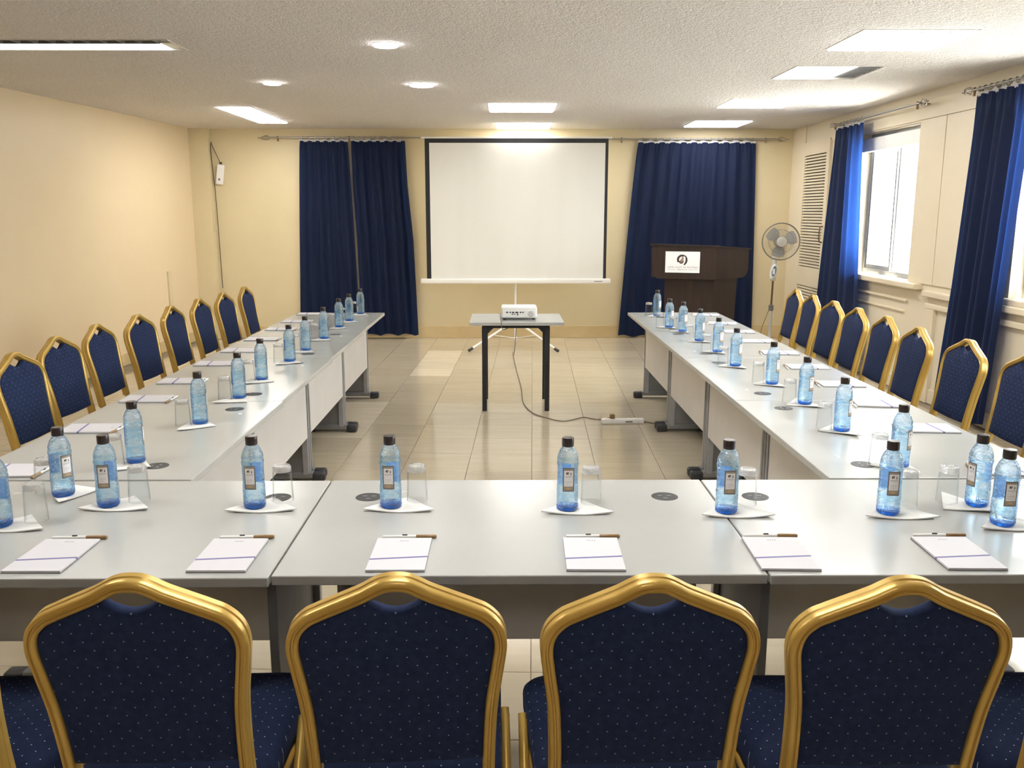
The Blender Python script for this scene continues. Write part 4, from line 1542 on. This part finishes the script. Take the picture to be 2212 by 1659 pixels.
for (fx, fy) in ((-0.55, -0.57), (0.49, -0.62), (0.0, 0.55)):
    a = Vector((0, 0.05, 0.30))
    b = Vector((fx, fy, 0.02))
    d = (b - a)
    lg = MB().tube([a + d * 0.04, a + d * 0.94], 0.014, 8).build('leg', M['white_metal'], t, 50)
    MB().tube([a + d * 0.93, b], 0.0175, 8).build('rubber_foot', M['black_plastic'], lg, 50)
    MB().tube([a + d * 0.5, Vector((0, 0.05, 0.075))], 0.007, 6).build('strut', M['white_metal'], lg, 50)
hb = MB().lathe([(0.024, 0.275), (0.026, 0.28), (0.026, 0.325), (0.022, 0.33)], 14, (0, 0.05, 0))
hb.lathe([(0.022, 0.05), (0.024, 0.055), (0.024, 0.09), (0.02, 0.095)], 14, (0, 0.05, 0))
hb.build('hub', M['white_metal'], t, 50)

# ================================================================ LECTERN
A, Bc, Cc, Dd = Vector((1.62, 9.82)), Vector((2.75, 10.02)), Vector((2.29, 9.60)), Vector((1.76, 10.25))
t = thing('lectern', 'dark wooden lectern with white logo sign standing before the blue curtain', 'lectern', (2.15, 9.95, 0))
org = Vector((2.15, 9.95, 0))


def LP(p, z):
    return Vector((p.x, p.y, z)) - org


def front_pt(s, z, out=0.0):
    """point on the front face: s from 0 at the outer edge to 1 at the corner"""
    p = A + (Cc - A) * s
    n_ = Vector((-(Cc - A).y, (Cc - A).x)).normalized()
    if n_.y > 0:
        n_ = -n_
    p = p + n_ * out
    return LP(p, z)


def slab(name, P0, P1, outline, thick, inward):
    """board standing on the line P0-P1; outline in (s 0..1, z)"""
    d = (P1 - P0)
    n_ = Vector((-d.y, d.x)).normalized()
    if n_.dot(inward) < 0:
        n_ = -n_
    vs = []
    for o_ in (0.0, thick):
        for (s, z) in outline:
            p = P0 + d * s + n_ * o_
            vs.append(LP(p, z))
    k = len(outline)
    fs = [list(range(k)), list(range(k, 2 * k))[::-1]]
    for i in range(k):
        j = (i + 1) % k
        fs.append([i, j, k + j, k + i])
    return MB().add(vs, fs).build(name, M['wood'], t)


inw = Vector((0.15, 1.0))


def curve_board(zt0, zt1, r0, r1, zb):
    """board with rounded lower corner(s)"""
    pts = []
    if r0:
        for q in range(7):
            an = PI + PI / 2 * q / 6
            pts.append((r0[0] + r0[0] * math.cos(an), zb + r0[1] + r0[1] * math.sin(an)))
    else:
        pts.append((0.0, zb))
    if r1:
        for q in range(7):
            an = -PI / 2 + PI / 2 * q / 6
            pts.append((1 - r1[0] + r1[0] * math.cos(an), zb + r1[1] + r1[1] * math.sin(an)))
    else:
        pts.append((1.0, zb))
    pts += [(1.0, zt1), (0.0, zt0)]
    return pts


slab('front_panel', A, Cc, curve_board(1.252, 1.238, (0.12, 0.10), None, 0.885), 0.03, inw)
slab('side_panel', Cc, Bc, curve_board(1.238, 1.195, None, (0.2, 0.10), 0.885), 0.03, Vector((-0.6, 0.8)))
slab('side_panel', A, Dd, curve_board(1.252, 1.20, None, (0.2, 0.10), 0.90), 0.03, Vector((1, 0.2)))
# top rim boards
for (P0, P1, za, zb_) in ((A, Cc, 1.252, 1.238), (Cc, Bc, 1.238, 1.195), (A, Dd, 1.252, 1.2)):
    d = (P1 - P0).normalized()
    nn = Vector((d.y, -d.x))
    mb = MB()
    vs = []
    for (P, z) in ((P0 - d * 0.02, za), (P1 + d * 0.02, zb_)):
        for (o_, dz) in ((-0.02, 0.0), (0.02, 0.0), (0.02, 0.014), (-0.02, 0.014)):
            p = P + nn * o_
            vs.append(LP(p, z + dz))
    mb.add(vs, [(0, 1, 2, 3), (7, 6, 5, 4), (0, 4, 5, 1), (1, 5, 6, 2), (2, 6, 7, 3), (3, 7, 4, 0)])
    mb.build('rim_board', M['wood'], t)
# desk surface
MB().add([LP(A + Vector((0.03, 0.05)), 1.20), LP(Cc + Vector((0.0, 0.05)), 1.19), LP(Bc + Vector((-0.04, 0.02)), 1.14), LP(Dd, 1.14),
          LP(A + Vector((0.03, 0.05)), 1.18), LP(Cc + Vector((0.0, 0.05)), 1.17), LP(Bc + Vector((-0.04, 0.02)), 1.12), LP(Dd, 1.12)],
         [(0, 1, 2, 3), (7, 6, 5, 4), (0, 4, 5, 1), (1, 5, 6, 2), (2, 6, 7, 3), (3, 7, 4, 0)]).build('desk_top', M['wood'], t)
# pedestal, slightly set in and tapering
a2, c2_, b2, d2 = Vector((1.775, 9.86)), Vector((2.285, 9.68)), Vector((2.63, 10.02)), Vector((1.86, 10.2))
cen = (a2 + c2_ + b2 + d2) / 4
vs = []
for (z, k) in ((0.06, 0.95), (0.90, 1.0)):
    for p in (a2, c2_, b2, d2):
        vs.append(LP(cen + (p - cen) * k, z))
MB().add(vs, [(0, 1, 2, 3), (7, 6, 5, 4), (0, 4, 5, 1), (1, 5, 6, 2), (2, 6, 7, 3), (3, 7, 4, 0)]).build('pedestal', M['wood'], t)
vs = []
for z in (0.0, 0.06):
    for p in (a2, c2_, b2, d2):
        vs.append(LP(cen + (p - cen) * 1.03, z))
MB().add(vs, [(0, 1, 2, 3), (7, 6, 5, 4), (0, 4, 5, 1), (1, 5, 6, 2), (2, 6, 7, 3), (3, 7, 4, 0)]).build('plinth', M['wood'], t)


# sign on the front face
def fquad(s0, s1, z0, z1, o0, o1):
    mb = MB()
    vs = [front_pt(s, z, o_) for o_ in (o0, o1) for (s, z) in ((s0, z0), (s1, z0), (s1, z1), (s0, z1))]
    return mb.add(vs, [(0, 1, 2, 3), (7, 6, 5, 4), (0, 4, 5, 1), (1, 5, 6, 2), (2, 6, 7, 3), (3, 7, 4, 0)])


sg = fquad(0.215, 0.745, 0.955, 1.185, 0.0, 0.006).build('sign_plate', M['paper'], t)
sg['label'] = 'white printed sign plate'
SW = (Cc - A).length


def fpoly(pts, cx, cz, sc_, name, mat_):
    """flat print polygon on the sign; pts in unit square about (cx, cz)"""
    vs = [front_pt(cx + p[0] * sc_ / SW, cz + p[1] * sc_, 0.0066) for p in pts]
    vs2 = [front_pt(cx + p[0] * sc_ / SW, cz + p[1] * sc_, 0.0058) for p in pts]
    k = len(pts)
    fs = [list(range(k)), list(range(k, 2 * k))[::-1]]
    for i in range(k):
        j = (i + 1) % k
        fs.append([i, j, k + j, k + i])
    return MB().add(vs + vs2, fs).build(name, mat_, sg)


def crescent(c0, r0, c1, r1, a0, a1, n=14):
    out = [(c0[0] + r0[0] * math.cos(a0 + (a1 - a0) * i / n), c0[1] + r0[1] * math.sin(a0 + (a1 - a0) * i / n)) for i in range(n + 1)]
    inn_ = [(c1[0] + r1[0] * math.cos(a0 + (a1 - a0) * i / n), c1[1] + r1[1] * math.sin(a0 + (a1 - a0) * i / n)) for i in range(n, -1, -1)]
    return out + inn_


ecx, ecz = 0.47, 1.098
fpoly(crescent((0, 0), (0.52, 0.52), (0.10, -0.02), (0.40, 0.36), math.radians(60), math.radians(215)), ecx, ecz, 0.105, 'emblem', M['ink'])
fpoly([(0.10, 0.42), (0.18, 0.15), (0.16, -0.15), (0.0, -0.38), (-0.16, -0.30), (-0.20, -0.10), (-0.05, 0.10), (0.02, 0.30)], ecx, ecz, 0.105, 'emblem', M['ink_tan'])
fpoly(crescent((-0.06, -0.08), (0.27, 0.35), (0.0, -0.0), (0.14, 0.20), math.radians(200), math.radians(340)), ecx, ecz, 0.105, 'emblem', M['ink'])
fpoly(crescent((0.12, -0.05), (0.46, 0.55), (0.10, 0.02), (0.28, 0.50), math.radians(-75), math.radians(65)), ecx, ecz, 0.105, 'emblem', M['ink'])
# two rows of lettering, too small to read in the photograph: strokes of letter size
rnd = random.Random(4)


def letters(s0, s1, z, h, mat_, gaps):
    mb = MB()
    s = s0
    step = h * 0.62 / SW
    i = 0
    while s < s1:
        if i not in gaps:
            w_ = step * 0.16
            for kx in ((0.0, 0.62) if rnd.random() < 0.6 else (0.3,)):
                q = fquad(s + kx * step * 0.8, s + kx * step * 0.8 + w_, z, z + h, 0.0058, 0.0066)
                mb.add(q.v, q.f)
            zz = z + h * rnd.choice((0.0, 0.42, 0.86))
            q = fquad(s, s + step * 0.66, zz, zz + h * 0.16, 0.0058, 0.0066)
            mb.add(q.v, q.f)
        s += step
        i += 1
    mb.build('lettering', mat_, sg)


letters(0.255, 0.71, 1.006, 0.017, M['ink_grey'], {7, 15, 19})
letters(0.40, 0.55, 0.982, 0.013, M['ink_grey'], set())
fquad(0.245, 0.375, 0.988, 0.9905, 0.0058, 0.0066).build('rule', M['ink_grey'], sg)
fquad(0.575, 0.715, 0.988, 0.9905, 0.0058, 0.0066).build('rule', M['ink_grey'], sg)

# ================================================================ STANDING FAN
t = thing('pedestal_fan', 'cream pedestal fan with round wire cage standing by the louvred door', 'fan', (3.12, 10.3, 0), math.radians(-8))
MB().lathe([(0.19, 0.0), (0.2, 0.006), (0.19, 0.02), (0.06, 0.045), (0.03, 0.06)], 32).build('base', M['fan_body'], t, 40)
MB().tube([(0, 0, 0.05), (0, 0, 0.50)], 0.019, 12).build('lower_pole', M['fan_body'], t, 50)
MB().lathe([(0.021, 0.47), (0.028, 0.475), (0.029, 0.535), (0.02, 0.54)], 16).build('collar', M['steel_dark'], t, 40)
MB().tube([(0, 0, 0.52), (0.005, 0, 0.82)], 0.0115, 10).build('upper_pole', M['brass'], t, 50)
tilt = 0.12
cpan = MB().lathe([(0.02, -0.014), (0.043, -0.012), (0.052, 0.0), (0.046, 0.012), (0.03, 0.016)], 28)
MB().add([(v[0] * 0.82 + v[1] * 0.15, -0.032 - v[2], 0.93 + v[1] * 1.75 + v[0] * 0.3) for v in cpan.v], cpan.f).build('control_box', M['white_plastic'], t, 50)
cp2 = MB().lathe([(0.02, 0.010), (0.034, 0.012), (0.032, 0.018)], 24)
cpo = MB().add([(v[0] * 0.82 + v[1] * 0.15 + 0.004, -0.032 - v[2], 0.935 + v[1] * 1.8 + v[0] * 0.3) for v in cp2.v], cp2.f).build('control_panel', M['fan_blue'], t, 50)
MB().rbox(-0.012, 0.014, -0.055, -0.049, 0.90, 0.965, 0.004, 2).build('button_strip', M['white_plastic'], cpo, 40)
MB().rbox(-0.026, 0.03, -0.03, 0.03, 0.82, 1.10, 0.014, 3).build('neck', M['fan_body'], t, 50)
HC = Vector((0.065, -0.03, 1.275))
motor = MB().lathe([(0.03, 0.0), (0.062, 0.01), (0.065, 0.10), (0.045, 0.14), (0.02, 0.15)], 24)
MB().add([(HC.x + v[0], HC.y + 0.03 + v[2], HC.z + v[1]) for v in motor.v], motor.f).build('motor_housing', M['fan_body'], t, 50)
R = 0.21


def ring(r, y, rad):
    return [(HC.x + r * math.cos(2 * PI * k / 48), HC.y + y, HC.z + r * math.sin(2 * PI * k / 48)) for k in range(48)], rad


p_, r_ = ring(R, 0.0, 0.0065)
MB().tube(p_, r_, 8, True).build('cage_rim', M['fan_cage'], t, 60)
cw = MB()
for sgn in (-1, 1):
    for rr, yy in ((0.06, 0.062), (0.135, 0.05)):
        p_, r_ = ring(rr, sgn * yy, 0.0016)
        cw.tube(p_, r_, 4, True)
    for k in range(60):
        a = 2 * PI * k / 60
        ca, sa = math.cos(a), math.sin(a)
        cw.tube([(HC.x + q * ca, HC.y + sgn * y, HC.z + q * sa) for q, y in ((0.055, 0.062), (0.135, 0.05), (0.185, 0.028), (R, 0.0))], 0.0009, 3)
o = cw.build('cage_wires', M['fan_cage'], t)
o['kind'] = 'stuff'
capd = MB().lathe([(0.01, 0.012), (0.045, 0.010), (0.058, 0.003), (0.058, -0.004)], 28)
MB().add([(HC.x + v[0], HC.y - 0.062 - v[2], HC.z + v[1]) for v in capd.v], capd.f).build('badge_cap', M['fan_body'], t, 50)
for k in range(3):
    vs, fs = [], []
    for side in (0, 1):
        for i in range(7):
            for j in range(9):
                rr = 0.045 + 0.135 * i / 6
                half = (0.35 + 0.28 * math.sin(PI * min(1.0, i / 6 * 0.85 + 0.1)))
                a = 2 * PI * k / 3 + 0.35 + half * (j / 4 - 1)
                y = 0.012 * (j / 4 - 1) + side * 0.002
                vs.append((HC.x + rr * math.cos(a), HC.y + y, HC.z + rr * math.sin(a)))
    off = 63
    for i in range(6):
        for j in range(8):
            a = i * 9 + j
            fs.append([a, a + 1, a + 10, a + 9])
            fs.append([off + a, off + a + 9, off + a + 10, off + a + 1])
    edge = [j for j in range(9)] + [i * 9 + 8 for i in range(1, 7)] + [54 + j for j in range(7, -1, -1)] + [i * 9 for i in range(5, 0, -1)]
    for q in range(len(edge)):
        a, b = edge[q], edge[(q + 1) % len(edge)]
        fs.append([a, b, b + off, a + off])
    MB().add(vs, fs).build('blade', M['fan_blade'], t, 60)
cab = bez([(-0.02, 0, 0.50), (-0.05, -0.01, 0.40), (-0.10, -0.02, 0.25), (-0.10, -0.03, 0.12), (-0.05, -0.02, 0.03), (0.3, 0.2, 0.005)], 6)
MB().tube(cab, 0.004, 6).build('cord', M['cable'], t, True)

# ================================================================ HANGING EXTENSION SOCKET
t = thing('extension_socket', 'white extension socket hung by its cord on the corner pier', 'power strip', (-3.60, YB - 0.03, 1.95))
mbx = MB().rbox(-0.046, 0.046, -0.02, 0.015, 0.0, 0.25, 0.012, 3)
an = math.radians(8)
ob = mbx.build('case', M['white_plastic'], t, 50)
ob.rotation_euler = (0, an, 0)
b1 = MB().rbox(-0.012, 0.012, -0.024, -0.018, 0.05, 0.075, 0.003, 2).build('switch', M['grey_plastic'], t)
b1.rotation_euler = (0, an, 0)
MB().tube(bez([(0.034, 0, 0.25), (0.0, 0.0, 0.33), (-0.05, 0.0, 0.45), (-0.075, 0.005, 0.50), (-0.085, 0.005, 0.46), (-0.08, 0.005, 0.3), (-0.068, 0.005, 0.1), (-0.055, 0.005, -0.2), (-0.04, 0.006, -1.3)], 6), 0.0042, 6).build('cord', M['cable_dark'], t, True)
hb = MB().rbox(0.018, 0.048, -0.014, 0.012, 0.245, 0.275, 0.006, 2)
hb.build('cord_gland', M['cable_dark'], t)
MB().tube(bez([(-0.075, 0.03, 0.515), (-0.075, -0.01, 0.505), (-0.06, -0.012, 0.52)], 4), 0.004, 6).build('hook', M['brass'], t, True)
